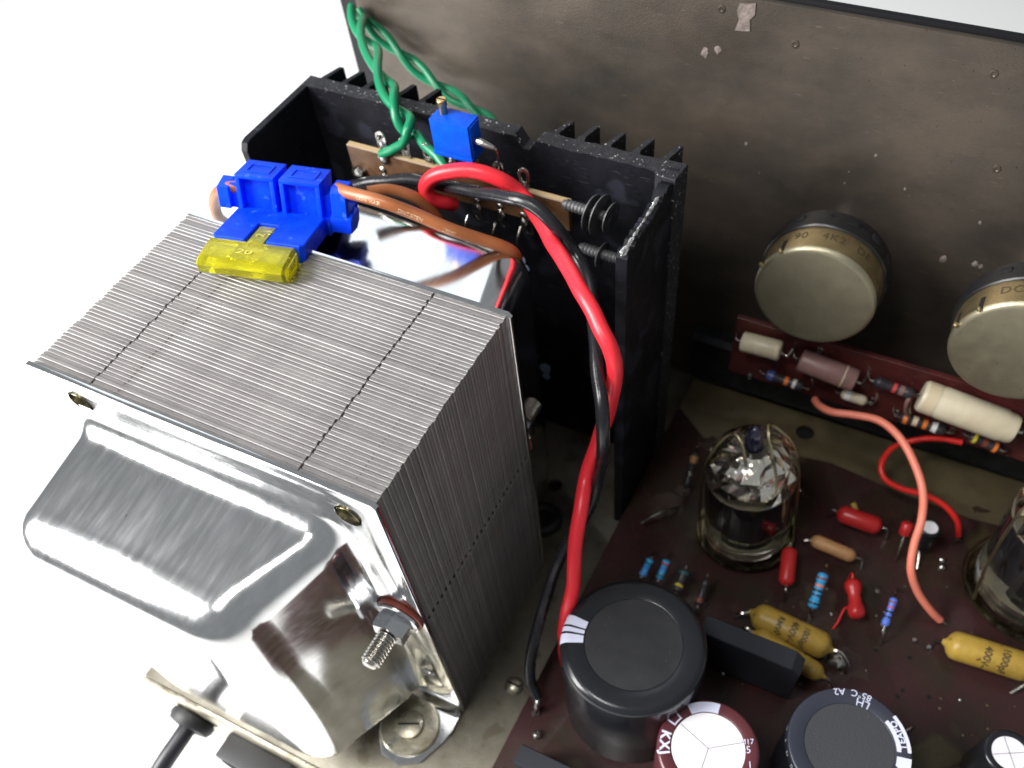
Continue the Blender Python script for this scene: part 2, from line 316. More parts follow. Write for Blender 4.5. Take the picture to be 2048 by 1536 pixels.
# ================================================================== CHASSIS
ch = thing('metal_chassis', 'dull zinc plated steel chassis floor carrying the transformer and boards', 'chassis', (0, 0, 0))
hp = [circle_pts(*at(1110, 970, z=0)[:2], 0.13)]
fl = plate([[(-5.12, -1.775), (9.6, -1.775), (9.6, 8.0), (-5.12, 8.0)]] + hp, 0.04, 0.008, Matrix.Translation((0, 0, -0.04)))
part('floor_plate', fl, K['floor'], ch, ang=30)
part('front_lip', prism([(-1.86, -2.3), (-1.86, 0.0), (-1.84, 0.035), (-1.80, 0.035), (-1.783, 0.0), (-1.783, -2.3)], -5.1, 9.6, 'yz', 0.006), K['dirtyzinc'], ch, ang=30)
part('back_wall', box((-5.12, 8.005, -2.3), (9.6, 8.07, -0.09)), K['floor'], ch)
hb = lathe([(0.13, -1.2), (0.13, -0.9), (0, -0.9)], (at(1110, 970, z=0)[0], at(1110, 970, z=0)[1], 0.2), n=20)
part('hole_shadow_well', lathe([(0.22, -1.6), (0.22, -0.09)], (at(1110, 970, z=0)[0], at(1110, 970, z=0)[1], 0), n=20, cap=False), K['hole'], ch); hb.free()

# ================================================================== FRONT PANEL
pn = thing('control_panel', 'tall stained brown steel panel with black faceplate behind it', 'panel', (2, 7.9, 0))
part('steel_plate', box((-5.42, 7.9, 0.004), (10.2, 7.985, 7.22), 0.012, 2), K['panel'], pn)
part('faceplate', box((-5.83, 8.02, -0.3), (10.5, 8.12, 7.255), 0.012, 2), K['blackface'], pn)
part('bottom_bracket', prism([(7.62, 0.31), (7.57, 0.36), (7.57, 1.32), (7.66, 1.42), (7.895, 1.42), (7.895, 1.36), (7.70, 1.36), (7.63, 1.29), (7.63, 0.31)], 0.80, 9.4, 'yz'), K['brk'], pn)
b = None
for (u, v, s) in ((1478, 45, 1), (1480, 20, .7)):
    p = at(u, v, y=7.895); b = blob(p, 0.001, bm=b, sub=1)
b.free()
def decal(name, pts, m, parent, y=7.893, thick=0.006):
    q = [at(u, v, y=y) for u, v in pts]; return part(name, prism([(p.x, p.z) for p in q], y - thick, y + thick, 'xz'), m, parent, ang=30)
decal('tape_residue', [(1480, 6), (1497, 8), (1512, 6), (1510, 30), (1500, 40), (1500, 62), (1484, 62), (1470, 60), (1478, 40), (1474, 20)], K['tape'], pn)
for (u, v) in ((1443, 18), (1590, 88), (1987, 148), (1993, 338)):
    p = at(u, v, y=7.896); part('dimple', lathe([(0.055, 0), (0.05, 0.008), (0.03, 0.012), (0.022, 0.004), (0, 0.002)], p, (0, -1, 0), 14), K['panel'], pn)
rr = random.Random(11)
bs = None
for i in range(9):
    u = rr.uniform(1400, 2040); v = rr.uniform(120, 560)
    p = at(u, v, y=7.897); bs = blob(p, rr.uniform(0.006, 0.014), (1, 0.3, 1), 0.4, i, 1, bs)
for (u, v, r) in ((1886, 518, 0.045), (1950, 528, 0.04), (1962, 533, .03), (1492, 287, 0.02), (1410, 105, .05), (1436, 100, .045), (1810, 378, .016), (1752, 311, .018), (1960, 445, .02)):
    bs = blob(at(u, v, y=7.897), r, (1, 0.25, 1.3), 0.6, u, 2, bs)
part('dried_specks', bs, K['tape'], pn, kind='stuff')

# ================================================================== HEAT SINK
HZ = 6.1
hs = thing('heat_sink', 'black finned aluminium heat sink with a chipped bare edge behind transformer', 'heat sink', (-2, 5.8, 0))
# back wall with a saw-cut step in its top edge
wx0, wx1 = -4.93, 0.74
topline = [(wx0, HZ - 0.01)]
x = wx0
nx0, nx1 = at(1042, 262, z=HZ)[0], at(1072, 268, z=HZ)[0]
while x < wx1 - 0.12:
    x += 0.11; zt = HZ + rr.uniform(-0.012, 0.012)
    if nx0 < x < nx1: zt = HZ - 0.16
    topline.append((x, zt))
poly = [(wx1, 0.0)] + [(wx1, HZ)] + topline[::-1] + [(wx0, 0.0)]
part('back_wall', prism(poly, 5.70, 5.93, 'xz'), K['anod'], hs, ang=25)
part('cut_edge', prism([(x_, z_ + 0.002) for x_, z_ in topline] + [(wx1, HZ + .002)] + [(wx1, HZ + 0.012)] + [(x_, z_ + 0.012) for x_, z_ in topline[::-1]], 5.698, 5.932, 'xz'), K['scuff'], hs, ang=25)
part('left_flange', prism([(4.24, 0.0), (4.20, 0.06), (4.20, HZ - 0.12), (4.26, HZ - 0.02), (4.34, HZ), (5.95, HZ), (5.95, 0.0)], wx0 - 0.02, wx0 + 0.10, 'yz', 0.01), K['anod'], hs, ang=30)
# right flange with a torn, chipped top
tl = []; y = 5.93
while y > 4.20: tl.append((y, HZ + rr.uniform(-0.05, 0.02) - (0.06 if y < 5.3 else 0))); y -= 0.055
part('right_flange', prism([(5.95, 0.0)] + tl + [(4.17, 5.98), (4.16, 5.7), (4.17, 0.0)], 0.745, 0.90, 'yz', 0.008), K['anod'], hs, ang=30)
part('corner_bead', prism([(0.70, 5.62), (0.93, 5.60), (0.96, 5.97), (0.56, 5.97), (0.50, 5.80), (0.60, 5.72)], 0, HZ + 0.008, 'xy', 0.012), K['scuff'], hs, ang=30)
cb = None
for i in range(30):
    t = i / 29; u = 1328 + (1252 - 1328) * t; v = 400 + (505 - 400) * t
    p = at(u + rr.uniform(-3, 3), v, z=HZ - 0.03); p.x = min(max(p.x, 0.75), 0.84)
    cb = blob(p, rr.uniform(0.018, 0.04) * (1.7 if i > 27 else 1), (0.7, 1.5, 0.6), 0.7, i, 1, cb)
for i in range(26):
    x_ = rr.uniform(-4.6, 0.6); cb = blob((x_, 5.70 + rr.uniform(-0.004, 0.02), HZ - rr.uniform(-.01, 0.05)), rr.uniform(0.006, 0.016), (1, 0.6, 2), 0.5, i, 1, cb)
part('bright_chips', cb, K['alu'], hs, kind='stuff')
fx = [-4.72, -4.35, -3.98, -3.45, -3.03] + [-0.93, -0.55, -0.17, 0.24, 0.64]
for i, x_ in enumerate(fx):
    dx = 0.10
    part('fin', prism([(x_ - 0.07, 5.90), (x_ - 0.045, 6.02), (x_ - 0.035 + dx * 0.8, 6.30 + rr.uniform(-.03, .03)), (x_ + 0.03 + dx * 0.9, 6.32), (x_ + 0.045, 6.02), (x_ + 0.08, 5.90)], 0.0, HZ + rr.uniform(-0.03, 0.005), 'xy', 0.006), [K['scuff'] if x_ > -1.2 else K['anod']][0], hs, ang=30)
for u in (1168, 1188): pass
for (u, v, s) in ((1090, 745, 1.0), (1073, 712, 0.5), (1048, 528, 0.8), (1038, 560, .5)):
    p = at(u, v, y=5.685); bb = None
    for k in range(5): bb = blob(p + Vector((rr.uniform(-.05, .05), 0, rr.uniform(-.16, .16))) * s, 0.07 * s, (1, 0.2, 1.4), 0.6, u + k, 2, bb)
    part('blue_blotch', bb, K['paleblue'], hs)  # pale blue blotches on the inner wall

# ================================================================== TRANSFORMER
tr = thing('power_transformer', 'large mains transformer with silver laminated core and chrome end bell', 'transformer', (-2.4, 1.4, 0))
NS = 52; D = 2.78; pitch = D / NS; TX0, TX1, TZ = -4.73, 0.0, 6.0
def sheet(var, m, fill=0.965):
    sa, sb = (-3.86, -0.96)
    pts = [(TX0, 0.0), (TX1, 0.0)]
    zs = 3.18
    if var: pts += [(TX1, zs - 0.035), (TX1 - 0.035, zs), (TX1, zs + 0.10)]
    else: pts += [(TX1, zs - 0.01), (TX1 - 0.012, zs), (TX1, zs + 0.02)]
    pts += [(TX1, TZ)]
    d = 0.055 if var else 0.016; ww = 0.015 if var else 0.007
    for xs in (sb, sa): pts += [(xs + ww, TZ), (xs, TZ - d), (xs - ww, TZ)]
    pts += [(TX0, TZ)]
    bm = prism(pts, 0, pitch * fill, 'xz', 0.008)
    bm.normal_update()
    for f_ in bm.faces:
        if 0.3 < abs(f_.normal.y) < 0.95 and f_.normal.y > 0: f_.material_index = 1
    me = bpy.data.meshes.new('lamination'); bm.normal_update(); bm.to_mesh(me); bm.free(); me.materials.append(m); me.materials.append(K['burr'])
    me.polygons.foreach_set('use_smooth', [False] * len(me.polygons)); return me
variants = [[sheet(v_, K['lam']), sheet(v_, K['lam2']), sheet(v_, K['lam'], 0.90)] for v_ in (0, 1)]
for i in range(NS):
    me = variants[i % 2][2 if (3 < i < 14 and i % 2) or i in (22, 23, 31, 40) else (1 if rnd.random() < 0.45 else 0)]
    o = bpy.data.objects.new('lamination', me); C.objects.link(o); o.parent = tr
    o.location = Vector((rnd.gauss(0, 0.0038), i * pitch + rnd.uniform(0, 0.003), rnd.gauss(-0.002, 0.0045))) - W[tr].translation
part('core_infill', box((TX0 + 0.03, 0.02, 0.02), (TX1 - 0.02, D - 0.02, TZ - 0.03)), K['hole'], tr, smooth=False)  # solid black box inside the sheets, shows in their gaps

def bell(side, y0):
    """end bell: lofted rounded rectangle rings from flange to nose; side=-1 front, +1 back"""
    def ring(x0, x1, z0, z1, r, y, n=8):
        P = []
        for (cx, cz, a) in ((x1 - r, z0 + r, -PI / 2), (x1 - r, z1 - r, 0), (x0 + r, z1 - r, PI / 2), (x0 + r, z0 + r, PI)):
            for i in range(n + 1):
                t = a + PI / 2 * i / n; P.append((cx + r * math.cos(t), y, cz + r * math.sin(t)))
            # points along the edge to the next corner
            pass
        return P
    bm = bmesh.new(); S = []
    depth = 1.72; NR = 0.54; FL = 0.30
    x0, x1, z0, z1 = (-4.42, -0.62, 0.42, 5.24) if side < 0 else (-4.42, -0.32, 0.42, 5.62)
    prof = []
    for i in range(8):      # concave root fillet
        t = i / 7 * PI / 2; prof.append((0.13 * (1 - math.sin(t)), FL * (1 - math.cos(t)), 0))
    for i in range(1, 9): prof.append((0, FL + (depth - FL - NR) * i / 8, i / 8))
    for i in range(1, 9):
        t = i / 8 * PI / 2; prof.append((-NR * (1 - math.cos(t)), depth - NR + NR * math.sin(t), 1))
    for k, (off, h, s) in enumerate(prof):
        s2 = s; lift = 1.7 * max(0, off) if side < 0 else 0
        xa = x0 - off - 0.02 * s2; xb = x1 + off - (0.40 if side < 0 else 0.15) * s2; za = z0 - off - 0.12 * s2; zb = z1 + off + lift - (0.12 if side < 0 else 0.05) * s2
        P = ring(xa, xb, za, zb, max(0.12, 0.34 + off * 0.4 + 0.10 * s2), y0 + side * h)
        S.append([bm.verts.new(p) for p in P])
    n = len(S[0])
    for a, c in zip(S, S[1:]):
        for i in range(n): bm.faces.new((a[i], a[(i + 1) % n], c[(i + 1) % n], c[i]))
    bm.faces.new(S[-1]); bmesh.ops.recalc_face_normals(bm, faces=bm.faces[:]); return bm
# chrome front
def flange_loops(front=True):
    zt_ = 6.065 if front else 6.02
    out = [(-4.75, 0.02), (0.03, 0.02), (0.045, 0.5), (0.05, zt_ - .045), (0.0, zt_), (-4.72, zt_), (-4.76, zt_ - .045)]
    holes = [circle_pts(-4.14, 5.66, 0.165), circle_pts(-0.40, 5.62, 0.165), circle_pts(-0.30, 1.42, 0.10, 14)]
    return [out] + holes
mx = Matrix.Translation((0, -0.045, 0)) @ Matrix.Rotation(PI / 2, 4, 'X')
part('front_flange', plate(flange_loops(), 0.034, 0.010, mx), K['chrome'], tr, ang=40)
part('front_bell', bell(-1, -0.079), K['chrome'], tr, ang=60)
mx2 = Matrix.Translation((0, D + 0.03, 0)) @ Matrix.Rotation(PI / 2, 4, 'X')
part('back_flange', plate(flange_loops(False), 0.034, 0.010, mx2), K['chrome'], tr, ang=40)
part('back_bell', bell(1, D + 0.064), K['chrome'], tr, ang=60)
for (x_, z_) in ((-4.14, 5.66), (-0.40, 5.62)):
    bm = lathe([(0.150, -0.012), (0.150, 0.10), (0.12, 0.10), (0.12, 0.13), (0.150, 0.13), (0.150, 0.16)], (x_, -0.078, z_), (0, 1, 0), 24, cap=False)
    part('threaded_hole', bm, K['base'], tr)
# foot tab
foot = [(-1.02, -0.10), (0.03, -0.10), (0.05, -0.42), (0.0, -0.60), (-0.18, -1.05), (-0.45, -1.22), (-0.78, -1.18), (-1.02, -0.90)]
part('mounting_foot', prism(foot, 0.012, 0.075, 'xy', 0.012), K['chrome'], tr)
part('foot_bend', prism([(-0.08, 0.075), (-0.012, 0.3), (-0.10, 0.32), (-0.20, 0.09), (-0.26, 0.012), (-0.10, 0.012)], -1.02, 0.01, 'yz', 0.01), K['chrome'], tr)
# clamp bolt through the core
def clamp(y, d):
    t0 = (-0.27, y, 3.42)
    part('fibre_washer', lathe([(0.12, 0), (0.31, 0), (0.32, 0.015), (0.32, 0.05), (0.30, 0.06), (0.12, 0.06)], t0, (0, d, 0), 32, cap=False), K['fibre'], tr)
    part('washer', lathe([(0.12, 0.062), (0.28, 0.062), (0.29, 0.075), (0.29, 0.105), (0.27, 0.115), (0.12, 0.115)], t0, (0, d, 0), 32, cap=False), K['zinc'], tr)
    part('nut', hexnut((t0[0], y + d * 0.117, 3.42), (0, d, 0), 0.245, 0.22, 0.4), K['zinc'], tr, ang=30)
    part('bolt', screw_thread((t0[0], y + d * 0.337, 3.42), (0, d, 0), 0.130, 0.44, 0.045), K['tin'], tr, ang=50)
clamp(-0.082, -1); clamp(D + 0.066, 1)
# dark pen mark on the bell
# foot screw and washer: rest on the foot
fc = at(820, 1452, z=0.1)
fs = thing('mounting_screw', 'slotted screw in a large dirty washer at the transformer foot', 'screw', (fc.x, fc.y, 0.08))
part('washer', lathe([(0.17, 0.0), (0.45, 0.0), (0.47, 0.012), (0.47, 0.035), (0.45, 0.05), (0.17, 0.05)], (fc.x, fc.y, 0.078), n=40, cap=False), K['dirtyzinc'], fs)
hd = plate([circle_pts(0, 0, 0.23, 32)], 0.05, 0.02, Matrix.Translation((fc.x, fc.y, 0.165)))
part('screw_head', hd, K['dirtyzinc'], fs)
part('slot', box((fc.x - 0.17, fc.y - 0.016, 0.214), (fc.x + 0.17, fc.y + 0.016, 0.2175), mtx=Matrix.Translation(fc) @ Matrix.Rotation(0.45, 4, 'Z') @ Matrix.Translation(-fc)), K['hole'], fs)

# ================================================================== FUSE HOLDER
FO = at(551, 410, z=6.2) - at(540, 400, z=6.2)
FR = Matrix.Translation(FO) @ Matrix(((0.9449, -0.3271, 0.0135, -4.184), (0.3104, 0.9082, 0.2809, 3.108), (-0.1041, -0.2613, 0.9596, 6.118), (0, 0, 0, 1)))
fh = thing('fuse_holder', 'bright blue inline fuse holder resting on transformer top edge', 'fuse holder', mtx=FR)
WI, LE, TH = 1.142, 0.80, 0.25
def L2(bm): bm.transform(FR); return bm
slab = [(0.0, -LE + 0.06), (0.05, -LE), (0.40, -LE), (0.42, -LE + .02), (0.42, -0.36), (0.44, -0.34), (0.65, -0.34), (0.67, -0.36), (0.67, -LE + .02), (0.69, -LE), (1.09, -LE), (WI, -LE + 0.05), (WI, 0.05), (0.0, 0.05)]
part('body', L2(prism(slab, -TH, 0.0, 'xy', 0.014)), K['blue'], fh, ang=30)
def well(u0, u1, name='terminal_cover'):
    d = 0.50; h = 0.44; t = 0.055
    part(name, L2(box((u0, 0.0, h - 0.05), (u1, d, h), 0.012)), K['blue'], fh)            # roof
    part('side_rib', L2(box((u0, 0.002, -0.02), (u0 + t, d - .01, h - 0.045), 0.008)), K['blue'], fh)
    part('side_rib', L2(box((u1 - t, 0.002, -0.02), (u1, d - .01, h - 0.045), 0.008)), K['blue'], fh)
    part('back_web', L2(box((u0 + t - .01, 0.10, -0.02), (u1 - t + .01, 0.16, h - 0.045), 0.005)), K['blue'], fh)
    m_ = [(u0 + 0.12, 0.14), (u1 - 0.12, 0.14), (u1 - 0.12, 0.34), (u0 + 0.12, 0.34)]
    fr = plate([[(u0 + 0.09, 0.11), (u1 - 0.09, 0.11), (u1 - 0.09, 0.37), (u0 + 0.09, 0.37)], m_], 0.01, 0.004, Matrix.Translation((0, 0, h + 0.004)))
    part('roof_frame', L2(fr), K['blue'], fh)
well(0.03, 0.53); well(0.60, 1.12)
part('body_rear', L2(box((0.0, 0.045, -TH), (WI + 0.06, 0.60, -0.012), 0.015)), K['blue'], fh)
part('hinge_web', L2(box((0.52, 0.2, 0.0), (0.61, 0.45, 0.36), 0.005)), K['blue'], fh)
# wire clamps, left and right: open collars
def collar(u, s):
    part('wire_clamp', L2(prism([(0.02, 0.04), (0.02, 0.34), (0.08, 0.40), (0.30, 0.40), (0.36, 0.34), (0.36, 0.24), (0.27, 0.24), (0.25, 0.30), (0.13, 0.30), (0.11, 0.26), (0.11, 0.12), (0.15, 0.07), (0.42, 0.07), (0.46, 0.10), (0.50, 0.04), (0.44, -0.05), (0.08, -0.05)], u, u + s, 'yz', 0.012)), K['blue'], fh, ang=30)
part('clamp_neck', L2(box((WI - 0.03, 0.10, -0.08), (WI + 0.16, 0.40, 0.26), 0.015)), K['blue'], fh)
part('clamp_neck', L2(box((-0.12, 0.12, -0.06), (0.04, 0.36, 0.26), 0.015)), K['blue'], fh)
collar(WI + 0.10, 0.20); part('wire_clamp', L2(prism([(0.06, -0.05), (0.06, 0.22), (0.30, 0.28), (0.42, 0.2), (0.40, -0.08)], -0.27, -0.10, 'yz', 0.015)), K['blue'], fh, ang=30)
part('wire_clamp', L2(prism([(0.0, -0.16), (0.22, -0.18), (0.34, -0.1), (0.34, 0.05), (0.22, 0.02), (0.10, 0.06), (0.0, 0.02)], WI + 0.08, WI + 0.36, 'yz', 0.012)), K['blue'], fh, ang=30)
# the fuse
bf = thing('blade_fuse', 'transparent yellow blade fuse plugged into the blue holder', 'fuse', mtx=FR)
outl = [(-0.03, -LE - 0.42), (0.0, -LE - 0.46), (0.05, -LE - 0.47), (1.0, -LE - 0.47), (1.07, -LE - 0.44), (1.10, -LE - 0.36), (1.10, -LE + 0.03), (-0.03, -LE + 0.03)]
fb = [(-LE + 0.0, -0.03), (-LE - 0.10, -0.02), (-LE - 0.42, -0.075), (-LE - 0.50, -0.14), (-LE - 0.46, -0.25), (-LE - 0.36, -0.32), (-LE + 0.0, -0.27)]
fbody = prism([(a, c) for a, c in fb], -0.02, 1.06, 'yz', 0.03)
part('fuse_body', L2(fbody), K['yellow'], bf, ang=30)
part('fuse_stem', L2(box((0.445, -LE - 0.02, -0.17), (0.645, -0.37, -0.02), 0.012)), K['yellow'], bf)
part('end_window', L2(plate([[(-LE - .40, -.27), (-LE - .06, -.24), (-LE - .06, -.06), (-LE - .38, -.10)], [(-LE - .35, -.23), (-LE - .11, -.205), (-LE - .11, -.095), (-LE - .34, -.13)]], 0.012, 0.004, Matrix.Translation((1.075, 0, 0)) @ Matrix(((0, 0, 1, 0), (1, 0, 0, 0), (0, 1, 0, 0), (0, 0, 0, 1))))), K['yellow'], bf)
for ux in (0.20, 0.80): part('blade', L2(box((ux - 0.13, -LE - 0.30, -0.165), (ux + 0.13, -0.1, -0.145), 0.004)), K['tin'], bf)
part('fuse_link', L2(tube([(0.30, -LE - 0.24, -0.155), (0.42, -LE - 0.30, -0.155), (0.52, -LE - 0.22, -0.155), (0.62, -LE - 0.30, -0.155), (0.72, -LE - 0.24, -0.155)], 0.018, 8)), K['tin'], bf)
def loc(x, y, z): return FR @ Vector((x, y, z))
part('raised_number', text_bm('20', 0.20, lambda x, y: loc(0.50 + x, -LE - 0.24 + y * 0.8, -0.036 - 0.0)), K['yellowlet'], bf, smooth=False)
part('raised_number', text_bm('2', 0.19, lambda x, y: loc(0.545 - y * 0.75, -0.62 + x, -0.016)), K['yellowlet'], bf, smooth=False)

# ================================================================== WIRES
def PX(l): return [at(u, v, z=z) for u, v, z in l]
RED = [(906, 410, 5.35), (890, 408, 5.45), (862, 396, 5.6), (853, 372, 5.8), (880, 348, 6.0), (945, 341, 6.1), (1000, 358, 6.0), (1045, 392, 5.75), (1085, 450, 5.65), (1125, 520, 5.75), (1165, 590, 5.8), (1196, 645, 5.7), (1222, 700, 5.5), (1229, 750, 5.15), (1216, 820, 4.55), (1196, 880, 4.05), (1176, 950, 3.6), (1162, 1020, 3.4), (1152, 1090, 3.1), (1145, 1160, 2.7), (1137, 1215, 2.3), (1128, 1260, 1.6)]
def kink(P, a=0.012, s=0):
    return [p + Vector((noise.noise(p * 2.1 + Vector((s, 0, 0))), noise.noise(p * 2.3 + Vector((0, s, 9))), noise.noise(p * 2.2 + Vector((5, 0, s))))) * a * 2 for p in P]
redp = PX(RED); e = redp[-1]; redp += [Vector((e.x - 0.02, e.y, 1.0)), Vector((e.x - 0.03, e.y, 0.32))]
o = part('thick_wire', tube(kink(spline(redp, 6), 0.011), 0.101, 18, 1, smooth=False), K['red']); tag(settle(o, redp[-1]), 'thick glossy red wire looping over and twisting with the black one', 'wire')
BLK = [(700, 372, 5.1), (760, 362, 5.3), (830, 358, 5.55), (900, 374, 5.75), (975, 388, 5.95), (1045, 402, 6.1), (1100, 440, 5.95), (1146, 498, 5.55), (1174, 556, 5.4), (1186, 620, 5.4), (1190, 680, 5.35), (1196, 750, 5.2), (1204, 820, 5.0), (1206, 890, 4.5), (1198, 950, 3.7), (1180, 1010, 3.2), (1150, 1062, 2.85), (1122, 1110, 2.55), (1100, 1170, 2.1), (1080, 1240, 1.6), (1062, 1310, 1.15), (1060, 1360, 0.8), (1076, 1396, 0.58)]
blp = PX(BLK); o = part('thick_wire', tube(kink(spline(blp, 6), 0.011, 7), 0.085, 18, 1, smooth=False), K['blackw'])
tag(settle(o, blp[-1]), 'thick black wire twisting with the red one down to a board terminal', 'wire')
t = thing('solder_terminal', 'shiny soldered terminal pin where the thick black wire ends', 'terminal', tuple(at(1072, 1425, z=0.3)))
p = at(1072, 1425, z=0.3)
part('bare_wire_end', tube(PX([(1076, 1392, 0.60), (1074, 1410, 0.52), (1070, 1428, 0.33)]), 0.045, 10), K['tin'], t)
part('solder_joint', blob(p, 0.08, (1, 1, 1.3), 0.2, 4), K['solder'], t)
# brown wires
BR1 = [(676, 378, 6.25), (700, 386, 6.3), (760, 402, 6.32), (830, 428, 6.15), (900, 458, 5.95), (960, 478, 5.75), (1005, 493, 5.6), (1028, 507, 5.45), (1033, 525, 5.2), (1015, 540, 4.9), (1004, 560, 4.5)]
bp = PX(BR1); o = part('brown_wire', tube(bp, 0.080, 18, 8), K['brownw']); tag(settle(o, bp[-1]), 'brown wire printed with white letters crossing from fuse holder over the rear bell', 'wire')
# printed letters riding on that wire
ctr = spline(bp, 8); seg = [0.0]
for a, c in zip(ctr, ctr[1:]): seg.append(seg[-1] + (c - a).length)
camv = Vector(CAM)
def on_wire(s0, x, y, r=0.0815):
    s = s0 + x; i = max(0, min(len(seg) - 2, next((k for k in range(len(seg) - 1) if seg[k + 1] >= s), len(seg) - 2)))
    f = (s - seg[i]) / (seg[i + 1] - seg[i]); c = ctr[i].lerp(ctr[i + 1], f); T = (ctr[i + 1] - ctr[i]).normalized()
    up = ((camv - c) - T * (camv - c).dot(T)).normalized(); side = up.cross(T)
    ang = (y - 0.012) / r - 0.35; return c + r * (up * math.cos(ang) - side * -math.sin(ang))
for txt, s0 in (('CON', 0.50), ('HAR', 0.68), ('DNTISTEN', 1.12), ('1MM²', 1.62)):
    part('printed_lettering', text_bm(txt, 0.070, lambda x, y: on_wire(s0, x, y)), K['bcream'], o if False else None, smooth=False)
    q = C.objects[-1]; q.parent = o; q.matrix_parent_inverse = Matrix.Translation(-Vector(o.location))
BR2 = [(735, 384, 5.9), (780, 380, 5.85), (830, 395, 5.7), (862, 420, 5.45), (880, 445, 5.2), (885, 470, 4.9)]
bp2 = PX(BR2); o = part('brown_wire', tube(bp2, 0.078, 16, 8), K['brownw']); tag(settle(o, bp2[-1]), 'plain brown wire running close behind the lettered brown one', 'wire')
BR3 = [(480, 374, 6.25), (455, 376, 6.25), (436, 386, 6.1), (429, 406, 5.8), (436, 432, 5.4), (455, 450, 4.9), (470, 470, 4.0)]
bp3 = PX(BR3); o = part('brown_wire', tube(bp3, 0.078, 16, 8), K['brownw']); tag(settle(o, bp3[-1]), 'short brown wire curving down from the left end of the blue holder', 'wire')
# green twisted pair(s)
def twist(cl, r, turns, ph, amp=None):
    P = spline(cl, 12); n = len(P); out = []; amp = amp or r * 1.02
    nr = Vector((0, 0, 1))
    for i, p in enumerate(P):
        T = (P[min(i + 1, n - 1)] - P[max(0, i - 1)]).normalized(); nr = (nr - T * nr.dot(T)).normalized(); bi = T.cross(nr)
        a = ph + 2 * PI * turns * i / (n - 1); out.append(p + amp * (math.cos(a) * nr + math.sin(a) * bi))
    return out
gl = [at(712, 22, y=7.80), at(722, 60, y=7.3), at(745, 105, y=6.75), at(768, 160, y=6.1), at(790, 205, y=5.65), at(812, 248, y=5.42), at(824, 272, y=5.32)]
ga = twist(gl, 0.075, 2.1, 0.6, 0.092); gb = twist(gl, 0.075, 2.1, 0.6 + PI, 0.092)
ga += [at(805, 288, y=5.25), at(780, 302, y=5.2), at(763, 309, y=5.2)]; gb += [at(848, 290, y=5.3), at(874, 312, y=5.18), at(893, 338, y=5.1)]
o = part('green_wire', tube(ga, 0.066, 14, 1, smooth=False), K['green']); tag(settle(o, ga[-1]), 'green twisted wire whose end is soldered at the left tags', 'wire', 'green wires twisted as a pair above the heat sink')
o = part('green_wire', tube(gb, 0.066, 14, 1, smooth=False), K['green']); tag(settle(o, gb[-1]), 'green twisted wire ending below the blue trimmer', 'wire', 'green wires twisted as a pair above the heat sink')
g2 = [at(716, 24, y=7.78), at(760, 70, y=7.74), at(805, 110, y=7.7), at(850, 150, y=7.66), at(895, 185, y=7.6), at(940, 212, y=7.5), at(990, 260, y=7.3), at(1010, 330, y=7.0)]
for k in (0, 1):
    q = twist(g2, 0.07, 2.2, 0.2 + PI * k); o = part('green_wire', tube(q, 0.060, 12, 1, smooth=False), K['green'])
    tag(settle(o, q[-1]), 'shaded green wire lying along the brown panel, ' + ('upper strand of its twist' if k else 'lower strand of its twist'), 'wire', 'green wires in shade against the panel')
# salmon and thin red wires
SA = [(1630, 800, 1.6), (1640, 812, 1.75), (1665, 824, 1.9), (1710, 830, 2.0), (1760, 842, 2.1), (1800, 876, 2.1), (1830, 930, 2.0), (1846, 985, 1.85), (1843, 1040, 1.7), (1828, 1090, 1.45), (1822, 1140, 1.2), (1836, 1185, 0.85), (1862, 1222, 0.55), (1880, 1240, 0.38)]
sp_ = PX(SA); o = part('salmon_wire', tube(sp_, 0.062, 14, 8), K['salmon']); tag(settle(o, sp_[-1]), 'salmon pink wire arching from the strip board down to the main board', 'wire')
part('bare_wire_end', tube(PX([(1880, 1238, 0.42), (1889, 1247, 0.36), (1894, 1250, 0.31)]), 0.03, 8), K['tin'])
q = C.objects[-1]; q.parent = o; q.matrix_parent_inverse = Matrix.Translation(-Vector(o.location))
TR = [(1925, 885, 1.5), (1880, 877, 1.45), (1830, 880, 1.35), (1785, 896, 1.2), (1763, 928, 1.1), (1770, 958, 1.0), (1805, 978, 0.95), (1850, 990, 0.95), (1890, 1012, 0.9), (1914, 1042, 0.75), (1917, 1072, 0.5)]
tp = PX(TR); o = part('thin_red_wire', tube(tp, 0.050, 12, 8), K['redthin']); tag(settle(o, tp[-1]), 'thin red wire curling in an S under the salmon one', 'wire')
part('bare_wire_end', tube(PX([(1917, 1070, 0.5), (1914, 1078, 0.4), (1922, 1082, 0.31)]), 0.03, 8), K['tin'])
q = C.objects[-1]; q.parent = o; q.matrix_parent_inverse = Matrix.Translation(-Vector(o.location))

